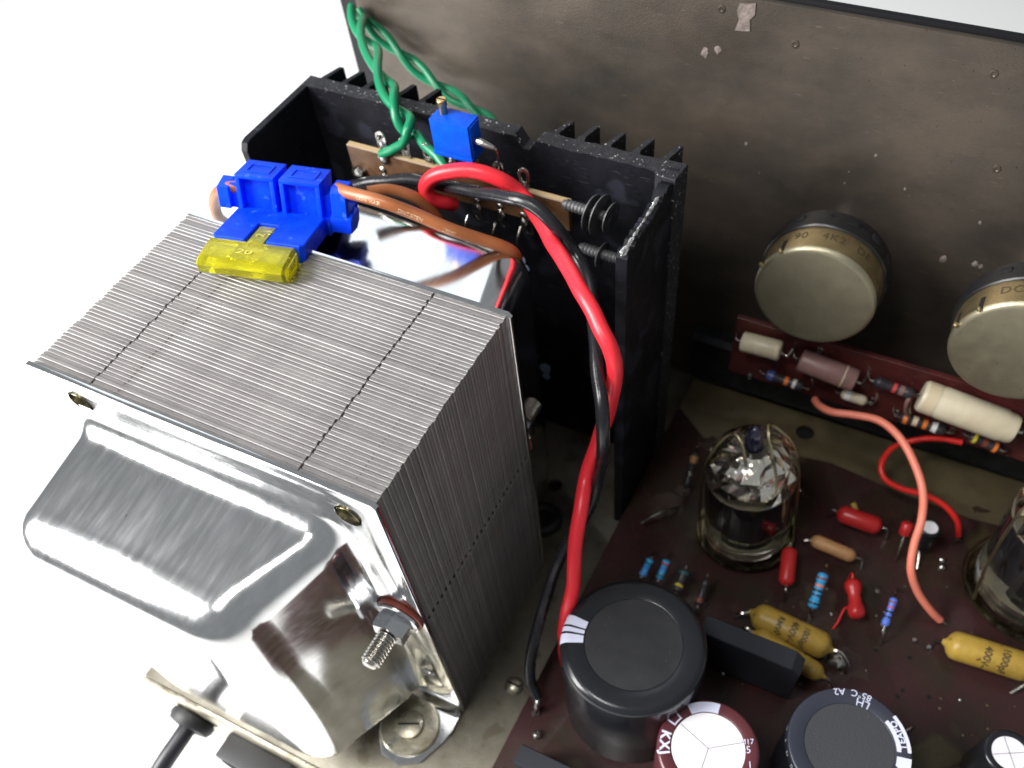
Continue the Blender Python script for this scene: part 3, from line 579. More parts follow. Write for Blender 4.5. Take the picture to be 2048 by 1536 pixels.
# ================================================================== TAG STRIP + TRIMMER
TY = 5.2
ts = thing('tag_strip', 'brown paxolin tag strip with soldered lugs in front of the heat sink', 'tag strip', (-2, TY, 5.4))
a = at(693, 292, y=TY); c = at(1137, 405, y=TY); a2 = at(700, 346, y=TY); c2 = at(1137, 457, y=TY)
zt = (a.z + c.z) / 2; zb = (a2.z + c2.z) / 2
part('board', prism([(a.x, zb), (c.x, zb), (c.x, zt), (a.x, zt)], TY, TY + 0.10, 'xz', 0.006), K['tag'], ts)
part('raw_edge', box((a.x + .004, TY + 0.006, zt + 0.001), (c.x - .004, TY + 0.094, zt + 0.008)), K['tagedge'], ts, smooth=False)
def lug(u, v, up=True):
    p = at(u, v, y=TY + 0.05); z0 = zt if up else zb; s = 1 if up else -1
    out = circle_pts(0, 0.17, 0.075, 14, 0, PI); out = [(x_, y_ + 0.02) for x_, y_ in out] + [(-0.06, 0.10), (-0.045, -0.06), (0.045, -0.06), (0.06, 0.10)]
    hole = [(x_, y_ + 0.02) for x_, y_ in [(0.035 * math.cos(t * PI / 6), 0.14 + 0.06 * math.sin(t * PI / 6)) for t in range(12)]]
    mx = Matrix.Translation((p.x, TY + 0.05, z0)) @ Matrix.Diagonal((1.2, 1, s * 1.25, 1)) @ Matrix.Rotation(PI / 2, 4, 'X')
    bm = plate([out, hole], 0.012, 0.004, mx); bmesh.ops.recalc_face_normals(bm, faces=bm.faces[:]); part('solder_lug', bm, K['tin'], ts)
    return p
for u, v in ((767, 297), (813, 308), (858, 322), (905, 333), (950, 345), (1000, 360), (1050, 376)): lug(u, v)
for u, v in ((1058, 470), (1010, 460), (960, 450)): lug(u, v, False)
for u, v in ((765, 340), (1000, 412), (1046, 430), (953, 400)):   # folded lug on the face
    p = at(u, v, y=TY - 0.01)
    part('lug_rivet', blob(p, 0.055, (1, 0.5, 1), 0.15, u), K['tin'], ts)
    part('lug_tab', blob(p + Vector((0, 0, -0.15)), 0.062, (0.8, 0.5, 1.5), 0.2, u + 1), K['tin'], ts)
for u, v, r in ((720, 345, 0.12), (768, 318, 0.08), (767, 290, 0.09), (905, 325, .07), (1002, 350, 0.06), (952, 336, .055)):
    p = at(u, v, y=TY - 0.02 if v > 300 else TY + 0.04); part('solder_blob', blob(p, r, (1, 0.7, 1), 0.35, u), K['solder'], ts)
# rectifier bits hanging below the strip
for i, (u, v) in enumerate(((985, 470), (1035, 478), (930, 455))):
    p = at(u, v, y=TY - 0.1); 
    part('hanging_lead', tube([p + Vector((0.02, 0.1, 0.15)), p, p + Vector((-0.05, -0.05, -0.35))], 0.018, 8, 4), K['tin'], ts)
tm = thing('trimmer_potentiometer', 'small blue square trimmer with brass screw above the tag strip', 'trimmer', tuple(at(905, 300, y=4.95)))
fl_ = at(857, 239, y=4.95); fr_ = at(934, 255, y=4.95); br_ = at(941, 326, y=4.95)
zt2 = (fl_.z + fr_.z) / 2; zb2 = br_.z + 0.02
part('housing', box((fl_.x, 4.95, zb2), (fr_.x, 5.24, zt2), 0.012), K['bluetrim'], tm)
part('end_cap', box((fr_.x + 0.001, 4.98, zb2 + .02), (fr_.x + 0.02, 5.21, zt2 - 0.02), 0.006), K['bluetrim'], tm)
part('base_lip', box((fl_.x - 0.006, 4.944, zb2 - 0.02), (fr_.x + 0.006, 5.246, zb2 + 0.035), 0.006), K['bluetrim'], tm)
sx = fl_.x + 0.12; sy = 5.13
part('adjusting_screw', lathe([(0.055, 0), (0.055, 0.10), (0.062, 0.10), (0.066, 0.11), (0.066, 0.18), (0.058, 0.19), (0, 0.19)], (sx, sy, zt2), n=20), K['brass'], tm)
part('screw_slot', box((sx - 0.055, sy - 0.010, zt2 + 0.186), (sx + 0.055, sy + 0.010, zt2 + 0.192)), K['hole'], tm, smooth=False)
part('lead', tube([at(938, 274, y=5.1), at(950, 286, y=5.08), at(975, 290, y=5.08), at(992, 300, y=5.1), at(997, 318, y=5.15), at(996, 348, y=5.22)], 0.020, 8), K['tin'], tm)
part('twisted_joint', tube([at(944, 279, y=5.07), at(960, 284, y=5.05), at(988, 296, y=5.07)], 0.042, 10, rf=lambda t: 0.6 + 0.5 * math.sin(t * PI)), K['solder'], tm)
part('lead', tube([at(944, 302, y=5.1), at(951, 310, y=5.1), at(953, 332, y=5.2)], 0.018, 8), K['tin'], tm)
part('lead', tube([at(905, 312, y=5.1), at(905, 330, y=5.2)], 0.018, 8, smooth=False), K['tin'], tm)
# screws through the right cheek of the heat sink
def cheek_screw(u, v, y, lab, washers):
    p = at(u, v, y=y); t = thing('clamping_screw', lab, 'screw', tuple(p)); ax = (-1, 0.0, 0.05)
    part('threaded_shank', screw_thread(p + Vector((0.25, 0, 0)), ax, 0.075, 0.62, 0.05), K['oldzinc'], t)
    for d, r in washers:
        part('washer', lathe([(0.07, 0), (r, 0), (r, 0.015), (0.07, 0.015)], p + Vector((0.25 - d, 0, 0)), (-1, 0.15, 0.05), 20, cap=False), K['oldzinc'], t)
    return t
cheek_screw(1180, 425, 5.1, 'grey threaded screw with flat washers right of tag strip', ((0.22, 0.24), (0.10, 0.27), (-0.05, 0.20)))
cheek_screw(1212, 512, 4.9, 'lower threaded screw end beside the thick black wire', ((0.30, 0.17),))

# ================================================================== CIRCUIT BOARD
PZ = 0.30
pb = thing('main_circuit_board', 'dirty maroon circuit board filling the right side of the chassis', 'circuit board', (5, 2.5, 0.2))
hc = at(1610, 865, z=PZ)
part('board', plate([[(0.92, -2.6), (9.5, -2.6), (9.5, 7.56), (0.92, 7.56)], circle_pts(hc.x, hc.y, 0.16, 24)], 0.05, 0.008, Matrix.Translation((0, 0, PZ - 0.05))), K['pcb'], pb, ang=30)
ed = [at(1395, 800, z=PZ), at(1560, 905, z=PZ), at(1660, 925, z=PZ), at(1800, 985, z=PZ), at(1950, 1040, z=PZ), at(2040, 1060, z=PZ)]
poly = [(0.94, 7.55), (0.94, ed[0].y - .3), (1.6, 6.3)] + [(p.x, p.y) for p in ed[1:]] + [(9.0, 6.2), (9.45, 7.55)]
part('unmasked_edge', plate([poly, circle_pts(hc.x, hc.y, 0.165, 24)], 0.004, 0.001, Matrix.Translation((0, 0, PZ + 0.004))), K['pcbbare'], pb, ang=30)
part('hole_shade_disc', lathe([(0.24, 0), (0.24, 0.19), (0, 0.19)], (hc.x, hc.y, 0.0), n=20), K['hole'], pb)  # black disc painting the shade inside the mounting hole
for i in range(40):
    u = rr.uniform(1420, 2040); v = rr.uniform(930, 1530); p = at(u, v, z=PZ)
    part('solder_spot', blob(p, rr.uniform(0.012, 0.03), (1, 1, 0.5), 0.4, i, 1), K['solder'] if rr.random() < 0.3 else K['pcbbare'], pb)
for (u, v, r) in ((1075, 1470, 0.075), (1445, 1346, 0.05), (1885, 1120, 0.05), (1884, 1134, .06), (1856, 1293, 0.06), (1662, 1228, 0.03), (1920, 1400, .03)):
    part('solder_pin', blob(at(u, v, z=PZ + 0.02), r, (1, 1, 0.9), 0.25, u), K['solder'], pb)
for i in range(34):
    u = rr.uniform(1430, 2040); v = rr.uniform(960, 1530); p = at(u, v, z=PZ + 0.001)
    part('lead_hole', lathe([(0.035, 0.001), (0.016, 0.004), (0.012, 0.001), (0, 0.001)], p, n=12, cap=False), K['hole'] if i % 3 else K['solder'], pb)
fxm = None
# flux stains
for (u, v, su, sv, n) in ((1700, 1010, 60, 30, 5), (1650, 1230, 20, 50, 5), (1860, 1130, 60, 50, 6), (1480, 905, 60, 30, 4), (1700, 1330, 40, 20, 4), (1950, 1000, 60, 30, 4), (1330, 1010, 50, 30, 4)):
    for k in range(n):
        p = at(u + rr.uniform(-su, su), v + rr.uniform(-sv, sv), z=PZ + 0.003); fxm = blob(p, rr.uniform(0.1, 0.28), (1.2, 0.8, 0.02), 0.9, u + k, 3, fxm)
part('flux_stain', fxm, mat('brown_flux_film', (0.045, 0.030, 0.020), 0.2, 0.0, col2=(0.038, 0.018, 0.016), nscale=5, bump=0.2, bscale=14), pb, kind='stuff')

# ================================================================== ELECTROLYTIC CAPACITORS
def ecap(c, r, z0, z1, sleeve, disc, label, rin=0.66, rim=0.09, depth=0.012, group=None):
    t = thing('electrolytic_capacitor', label, 'capacitor', (c[0], c[1], z0), group)
    pr = [(r * 0.985, 0), (r, 0.03)] + [(r, z1 - z0 - rim)]
    for i in range(1, 7): a_ = i / 6 * PI / 2; pr.append((r - rim + rim * math.cos(a_), z1 - z0 - rim + rim * math.sin(a_)))
    pr += [(r * rin + 0.01, z1 - z0), (r * rin, z1 - z0 - 0.006), (r * rin, z1 - z0 - depth - 0.02)]
    part('sleeve', lathe(pr, (c[0], c[1], z0), n=72, cap=False), sleeve, t, ang=50)
    part('end_disc', lathe([(r * rin - 0.002, -0.02), (r * rin - 0.004, 0.0), (0, 0.0)], (c[0], c[1], z1 - depth), n=64, cap=False), disc, t)
    return t
def ang_of(c, z, u, v): p = at(u, v, z=z); return math.atan2(p.y - c[1], p.x - c[0])
# big black
z1 = 2.45; A = at(1122, 1290, z=z1); B = at(1412, 1290, z=z1); N_ = at(1268, 1148, z=z1); S_ = at(1268, 1432, z=z1)
c = ((A.x + B.x + N_.x + S_.x) / 4, (A.y + B.y + N_.y + S_.y) / 4); r = ((A - B).length + (N_ - S_).length) / 4
big = ecap(c, r, PZ, z1, K['black'], K['blackm'], 'biggest electrolytic capacitor, glossy black with three white stripes on its rim', 0.665, 0.12, 0.008)
a0 = ang_of(c, z1, 1150, 1232); a1 = ang_of(c, z1, 1128, 1282)
if a1 < a0: a1 += 2 * PI
for f0, f1 in ((0.0, 0.36), (0.44, 0.62), (0.70, 1.05)):
    def arcband(f0=f0, f1=f1):
        b = bmesh.new(); rows = []
        for rr_, zz in [(r * 0.68, z1 + 0.003), (r * 0.8, z1 + 0.003), (r - 0.12, z1 + 0.003)] + [(r - 0.12 + 0.123 * math.sin(q_ * PI / 12), z1 - 0.12 + 0.123 * math.cos(q_ * PI / 12)) for q_ in range(1, 7)] + [(r + 0.003, z1 - 1.5)]:
            rows.append([b.verts.new((c[0] + rr_ * math.cos(a0 + (a1 - a0) * (f0 + (f1 - f0) * i / 8)), c[1] + rr_ * math.sin(a0 + (a1 - a0) * (f0 + (f1 - f0) * i / 8)), zz)) for i in range(9)])
        for p_, q_ in zip(rows, rows[1:]):
            for i in range(8): b.faces.new((p_[i], q_[i], q_[i + 1], p_[i + 1]))
        return b
    part('white_stripe', arcband(), K['print'], big)
# maroon / white top
z1 = 2.0; A = at(1311, 1490, z=z1); B = at(1517, 1490, z=z1); N_ = at(1413, 1404, z=z1)
r = (A - B).length / 2 * 1.0; mid = (A + B) / 2; up_ = Vector((-ROT[1][0], -ROT[1][1], 0)).normalized()
# centre: move down from the north point by r along image-up on the ground
c = N_ - up_ * r; c = (c.x, c.y); c = ((c[0] + mid.x) / 2, (c[1] + mid.y) / 2)
kc = ecap(c, r, PZ, z1, K['maroon'], K['whited'], 'maroon sleeved electrolytic capacitor with white top split in three', 0.72, 0.05, 0.006)
for th in (0.0, 2.2, 4.15):
    a_ = math.radians(35) + th; e_ = Vector((math.cos(a_), math.sin(a_), 0)); nn = Vector((-e_.y, e_.x, 0)) * 0.008; o_ = Vector((c[0], c[1], z1 - 0.0035))
    bb = bmesh.new(); bb.faces.new([bb.verts.new(o_ + nn), bb.verts.new(o_ - nn), bb.verts.new(o_ + e_ * r * 0.70 - nn), bb.verts.new(o_ + e_ * r * 0.70 + nn)]); part('vent_groove', bb, K['groove'], kc, smooth=False)
aN = ang_of(c, z1, 1413, 1404)
part('polarity_stripe', sector(c, z1 + 0.003, r * 0.73, r - 0.04, aN - 0.30, aN + 0.42), K['print'], kc, smooth=False)
def arc_text(t, s, size, cc, R, a, z, m=None, bold=0.0, sp=1.0, th=None):
    part('printed_marking', text_bm(s, size, lambda x, y: Vector((cc[0] + (R - y) * math.cos(a + x / R), cc[1] + (R - y) * math.sin(a + x / R), z)), bold, sp), m or K['print'], t, smooth=False)
aK = ang_of(c, z1, 1325, 1470)
arc_text(kc, 'KXJ', 0.17, c, r * 0.86, aK + 0.15, z1 + 0.003, bold=0.006, sp=1.2)
lg = sector(c, z1 + 0.003, r * 0.76, r * 0.79, aK - 0.62, aK - 0.34); part('logo_frame', lg, K['print'], kc, smooth=False)
part('logo_frame', sector(c, z1 + 0.003, r * 0.93, r * 0.95, aK - 0.62, aK - 0.34), K['print'], kc, smooth=False)
part('logo_frame', sector(c, z1 + 0.003, r * 0.79, r * 0.93, aK - 0.62, aK - 0.58, 2), K['print'], kc, smooth=False)
part('logo_frame', sector(c, z1 + 0.003, r * 0.79, r * 0.93, aK - 0.38, aK - 0.34, 2), K['print'], kc, smooth=False)
xr = Vector((ROT[0][0], ROT[0][1], 0)); yr = Vector((-ROT[1][0], -ROT[1][1], 0))
for s_, (u, v), sz in (('M17', (1494, 1484), 0.10), ('5', (1497, 1500), 0.13), ('1', (1500, 1530), 0.12)):
    p = at(u, v, z=z1 + 0.004); part('printed_marking', flat_text(s_, sz, p, xr, yr), K['print'], kc, smooth=False)
# dark grey top capacitor with pale badge
z1 = 1.75; A = at(1567, 1490, z=z1); B = at(1813, 1490, z=z1); N_ = at(1690, 1376, z=z1); r = (A - B).length / 2; mid = (A + B) / 2
c = N_ - up_ * r; c = ((c.x + mid.x) / 2, (c.y + mid.y) / 2)
tc_ = ecap(c, r, PZ, z1, K['navy'], K['greytop'], 'navy sleeved electrolytic capacitor with matt dark top and pale lettered badge', 0.73, 0.03, 0.010)
aT = ang_of(c, z1, 1790, 1470)
aL = ang_of(c, z1, 1722, 1418)
arc_text(tc_, 'LH', 0.15, c, r * 0.80, aL, z1 + 0.003)
arc_text(tc_, '85°C  A2', 0.13, c, r * 0.935, ang_of(c, z1, 1705, 1390), z1 + 0.003)
part('badge_bar', sector(c, z1 + 0.003, r * 0.925, r * 0.985, aT - 0.36, aT + 0.32), K['print'], tc_, smooth=False)
part('badge_bar', sector(c, z1 + 0.003, r * 0.755, r * 0.825, aT - 0.36, aT + 0.32), K['print'], tc_, smooth=False)
arc_text(tc_, 'TEAPO', 0.115, c, r * 0.872, aT - 0.02, z1 + 0.0035, bold=0.003, sp=1.15)
part('polarity_stripe', sector(c, z1 + 0.003, r * 0.755, r * 0.985, aT - 1.15, aT - 0.46), K['print'], tc_, smooth=False)
arc_text(tc_, 'V', 0.26, c, r * 0.87, aT - 0.80, z1 + 0.006, m=K['navy'], bold=0.01)
for k_, s_ in enumerate('3105'):
    aa = ang_of(c, z1, 1567, 1490) - 0.35 + k_ * 0.22
    def side(x, y, aa=aa): return Vector((c[0] + (r + 0.003) * math.cos(aa + x / r), c[1] + (r + 0.003) * math.sin(aa + x / r), z1 - 0.14 + y))
    part('printed_marking', text_bm(s_, 0.14, side), K['printw'], tc_, smooth=False)
# small ones
z1 = 1.25; p = at(2020, 1506, z=z1); sm = ecap((p.x, p.y), 0.33, PZ, z1, K['black'], K['whited'], 'small black capacitor with white top in the lower right corner', 0.70, 0.05)
for a_ in (0.5, 0.5 + PI / 2):
    e_ = Vector((math.cos(a_), math.sin(a_), 0)); nn = Vector((-e_.y, e_.x, 0)) * 0.006; o_ = Vector((p.x, p.y, z1 - 0.008))
    bb = bmesh.new(); bb.faces.new([bb.verts.new(o_ - e_ * .22 + nn), bb.verts.new(o_ - e_ * .22 - nn), bb.verts.new(o_ + e_ * .22 - nn), bb.verts.new(o_ + e_ * .22 + nn)]); part('vent_groove', bb, K['groove'], sm, smooth=False)
z1 = 1.05; p = at(1861, 1054, z=z1); sm2 = ecap((p.x, p.y), 0.17, 0.55, z1, K['black'], K['whited'], 'tiny black capacitor with white top beside the salmon wire', 0.72, 0.03)
part('lead', tube([(p.x - 0.04, p.y, 0.56), at(1838, 1110, z=0.42), at(1834, 1138, z=0.31)], 0.016, 8, 4), K['tin'], sm2)
part('lead', tube([(p.x + 0.05, p.y, 0.56), (p.x + 0.03, p.y - 0.1, 0.31)], 0.016, 8, smooth=False), K['tin'], sm2)

# ================================================================== RECTIFIER BLOCKS
def block(name, label, x0, x1, y0, y1, z0, z1, ch=0.14):
    t = thing(name, label, 'rectifier', ((x0 + x1) / 2, (y0 + y1) / 2, z0))
    part('moulded_body', prism([(x0, z0), (x1, z0), (x1, z1 - ch), (x1 - ch, z1), (x0, z1)], y0, y1, 'xz', 0.015), K['bakelite'] if False else K['navyblk'], t, ang=30)
    for k in range(4):
        xx = x0 + (x1 - x0) * (0.12 + 0.25 * k); part('lead', tube([(xx, (y0 + y1) / 2, z0 + 0.01), (xx, (y0 + y1) / 2, PZ - 0.02)], 0.03, 8, smooth=False), K['tin'], t)
    return t
K['navyblk'] = mat('moulded_black_epoxy', (0.018, 0.020, 0.028), 0.45, 0.0, bump=0.06, bscale=30)
a = at(1425, 1262, z=1.45); c = at(1600, 1340, z=1.45)
block('bridge_rectifier', 'upright black bridge rectifier with one chamfered corner right of biggest capacitor', a.x - 0.15, c.x + 0.03, a.y - 0.10, a.y + 0.20, 0.42, 1.48)
a = at(1045, 1488, z=1.0)
block('bridge_rectifier', 'black rectifier block cut off by the bottom of the picture', a.x, a.x + 1.6, a.y - 0.28, a.y, 0.4, 1.02, 0.06)

# ================================================================== AXIAL COMPONENTS
def axial(name, label, cat, p0, p1, r, shape, m, bands=(), leads=True, base=PZ, group=None, leadr=0.018, wob=0.02, ends=None, n=28, lead_m=None, down=(0, 0, -1)):
    p0 = Vector(p0); p1 = Vector(p1); ax = (p1 - p0); L = ax.length; axn = ax.normalized()
    t = thing(name, label, cat, tuple((p0 + p1) / 2), group)
    prof = [(r * a_, L * h_) for h_, a_ in shape]
    part('body', lathe(prof, p0, axn, n, wob=wob), m, t, ang=50)
    def rad(f):
        for (h0, a0_), (h1, a1_) in zip(shape, shape[1:]):
            if h0 <= f <= h1 and h1 > h0: return r * (a0_ + (a1_ - a0_) * (f - h0) / (h1 - h0))
        return r
    for f, wd, bm_ in bands:
        part('colour_band', lathe([(rad(f - wd / 2) * 0.97, L * (f - wd / 2)), (rad(f - wd / 2) * 1.025, L * (f - wd / 2)), (rad(f) * 1.025, L * f), (rad(f + wd / 2) * 1.025, L * (f + wd / 2)), (rad(f + wd / 2) * 0.97, L * (f + wd / 2))], p0, axn, n, cap=False, wob=wob), bm_, t)
    if leads:
        dn = Vector(down)
        for p, s, e in ((p0, -1, 0), (p1, 1, 1)):
            if ends and ends[e] is not None: pts = [p + axn * (-s) * 0.03] + [Vector(q) for q in ends[e]]
            else:
                k1 = p + axn * s * 0.09
                g = Vector((k1.x, k1.y, base)) + Vector((axn.x, axn.y, 0)) * s * 0.05 if down == (0, 0, -1) else k1 + axn * s * .05 + dn * 0.17
                pts = [p + axn * (-s) * 0.03, k1, g]
            part('lead', tube(pts, leadr, 8, 6), lead_m or K['tin'], t)
    return t
RES = [(0, 0), (0, .55), (.03, .85), (.10, 1), (.20, 1), (.26, .84), (.74, .84), (.80, 1), (.90, 1), (.97, .85), (1, .55), (1, 0)]
CYL = [(0, 0), (0, .8), (.015, .95), (.04, 1), (.96, 1), (.985, .95), (1, .8), (1, 0)]
PILL = [(0, 0), (.01, .35), (.04, .65), (.09, .88), (.15, 1), (.85, 1), (.91, .88), (.96, .65), (.99, .35), (1, 0)]
DUMB = [(0, 0), (.01, .4), (.05, .75), (.13, 1), (.25, .98), (.38, .72), (.60, .72), (.74, .98), (.87, 1), (.95, .75), (.99, .4), (1, 0)]
TAPER = [(0, 0), (0, .15), (.04, .3), (.07, .66), (.11, .92), (.16, 1), (.84, 1), (.89, .92), (.93, .66), (.96, .3), (1, .15), (1, 0)]
def Z(u, v, z): return at(u, v, z=z)
# resistors
axial('resistor', 'pale blue banded resistor standing among the red capacitors', 'resistor', Z(1648, 1146, .95), Z(1624, 1216, .65), 0.085, RES, K['rblue'],
      ((.15, .06, K['bbrown']), (.36, .06, K['borange']), (.50, .06, K['bblack']), (.63, .05, K['bblack']), (.86, .05, K['bblack'])), ends=([Z(1652, 1134, .85), Z(1655, 1128, .5)], [Z(1622, 1226, .55), Z(1620, 1238, .31)]), leadr=.025)
axial('resistor', 'slim violet blue resistor alone in the open middle of the board', 'resistor', Z(1789, 1196, .8), Z(1769, 1252, .6), 0.062, RES, K['rviolet'],
      ((.16, .06, K['bbrown']), (.34, .05, K['bred']), (.50, .07, K['bblack']), (.68, .06, K['bblack'])), ends=([Z(1791, 1186, .7), Z(1792, 1178, .31)], [Z(1765, 1270, .5), Z(1761, 1288, .31)]), leadr=.022)
axial('resistor', 'left blue resistor of the two leaning behind the biggest capacitor', 'resistor', Z(1301, 1118, 1.0), Z(1284, 1152, .8), 0.062, RES, K['rblue'], ((.2, .08, K['teal']), (.5, .08, K['rviolet']), (.8, .1, K['rviolet'])), ends=([Z(1307, 1108, .9), Z(1309, 1100, .31)], None), leadr=.022)
axial('resistor', 'right blue resistor of the two leaning behind the biggest capacitor', 'resistor', Z(1334, 1120, 1.0), Z(1318, 1158, .8), 0.062, RES, K['rblue'], ((.2, .1, K['bred']), (.45, .08, K['rviolet']), (.8, .12, K['teal'])), ends=([Z(1339, 1112, .9), Z(1341, 1102, .31)], None), leadr=.022)
axial('resistor', 'dark resistor with one yellow band half hidden behind the biggest capacitor', 'resistor', Z(1370, 1140, .8), Z(1352, 1184, .7), 0.085, RES, K['rdark'], ((.15, .1, K['teal']), (.72, .12, K['byellow'])))
axial('resistor', 'dark thin resistor right of the yellow banded one', 'resistor', Z(1412, 1160, .8), Z(1396, 1210, .6), 0.06, RES, K['rdark'], ((.8, .18, K['bbrown']),))
axial('resistor', 'small dirty grey resistor left of the first valve', 'resistor', Z(1392, 905, 1.0), Z(1372, 975, .6), 0.07, RES, K['rdark'], ((.2, .2, K['tan']), (.6, .1, K['tin'])))
axial('ceramic_resistor', 'tan brown tubular resistor right of the first valve', 'resistor', Z(1622, 1078, .55), Z(1712, 1116, .55), 0.115, PILL, K['tan'], ends=([Z(1606, 1082, .5), Z(1597, 1090, .31)], [Z(1724, 1120, .5), Z(1722, 1140, .31)]))
# red dipped capacitors
axial('film_capacitor', 'red dipped capacitor lying flat above the tan resistor', 'capacitor', Z(1674, 1024, .6), Z(1764, 1056, .6), 0.155, PILL, K['redcap'], wob=.08)
axial('film_capacitor', 'red dipped capacitor standing beside the foot of the first valve', 'capacitor', Z(1580, 1094, .75), Z(1572, 1172, .6), 0.125, PILL, K['redcap'], wob=.06)
axial('film_capacitor', 'red dumbbell shaped capacitor with a bent red lead', 'capacitor', Z(1705, 1158, .7), Z(1714, 1238, .6), 0.135, DUMB, K['redcap'], wob=.1, ends=(None, [Z(1692, 1215, .5), Z(1675, 1245, .38), Z(1665, 1258, .31)]), lead_m=K['redthin'])
axial('film_capacitor', 'small dark red capacitor left of the tiny white topped one', 'capacitor', Z(1818, 1044, .9), Z(1808, 1072, .7), 0.10, PILL, K['redcap'], ends=([Z(1822, 1036, .8), Z(1824, 1030, .31)], [Z(1798, 1100, .5), Z(1790, 1122, .31)]))
axial('film_capacitor', 'tiny faded yellow ended part behind the flat red capacitor', 'capacitor', Z(1706, 1006, .6), Z(1712, 1022, .55), 0.05, CYL, K['ycap'], leads=False)
# yellow axial capacitors with print
def ycap(label, p0, p1, r, lines, shape=TAPER, ends=None, flip=False):
    t = axial('yellow_film_capacitor', label, 'capacitor', p0, p1, r, shape, K['ycap'], wob=.06, ends=ends, leadr=.035)
    ax = (Vector(p1) - Vector(p0)); Lh = ax.length; axn = ax.normalized(); c0 = Vector(p0)
    upv = (Vector(CAM) - c0); upv = (upv - axn * upv.dot(axn)).normalized(); sd = axn.cross(upv)
    for s_, h_, size, off in lines:
        def fn(x, y, h_=h_, off=off):      # letters run round the body
            a_ = (off + x) / (r * 1.06); return c0 + axn * (Lh * h_ - y * (-1)) + (upv * math.cos(a_) + sd * math.sin(a_)) * r * 1.045
        part('printed_marking', text_bm(s_, size, fn, 0.003), K['printd'], t, smooth=False)
    return t
ycap('rear yellow tubular capacitor marked 400V touching the rectifier', Z(1498, 1222, .62), Z(1668, 1302, .62), 0.215, (('1000pF', .66, .13, 0.02), ('400V~', .52, .15, 0.02), ('RMW', .36, .13, 0.0)), ends=([Z(1480, 1228, .6), Z(1468, 1232, .31)], [Z(1682, 1306, .62), Z(1696, 1330, .45), Z(1692, 1345, .31)]))
part('solder_fillet', blob(Z(1672, 1322, .42), 0.13, (1.2, 1, .8), .3, 5), K['solder'], None); q = C.objects[-1]; tag(settle(q, Z(1672, 1322, .31)), 'grey lump of solder and flux at the end of the rear yellow capacitor', 'solder lump')
ycap('yellow waxy capacitor wedged between rectifier and 400V one', Z(1500, 1262, .60), Z(1652, 1356, .55), 0.15, (), ends=(None, [Z(1660, 1362, .45), Z(1664, 1372, .31)]))
ycap('bright yellow tubular capacitor marked 1000pF at the right edge', Z(1884, 1282, .62), Z(2075, 1342, .62), 0.225, (('1000pF', .62, .15, 0.02), ('400V~', .44, .15, 0.06)), ends=([Z(1876, 1280, .5), Z(1868, 1284, .31)], [Z(2078, 1350, .55), Z(2050, 1368, .45), Z(2020, 1386, .31)]))
# bits of bare wire on the board
for lab, pts in (('thin curved bare wire lying left of the first valve', [(1282, 1046, .5), (1305, 1032, .6), (1330, 1022, .6), (1358, 1014, .35)]),
                 ('short shiny bare wire hook right of the first valve', [(1586, 972, .5), (1600, 980, .55), (1611, 996, .31)]),
                 ('short bare lead stub behind the navy capacitor', [(1810, 1462, .5), (1820, 1456, .45), (1828, 1451, .31)])):
    q = part('bare_wire', tube(PX(pts), 0.022, 8, 6), K['tin']); tag(settle(q, PX(pts)[-1]), lab, 'wire')

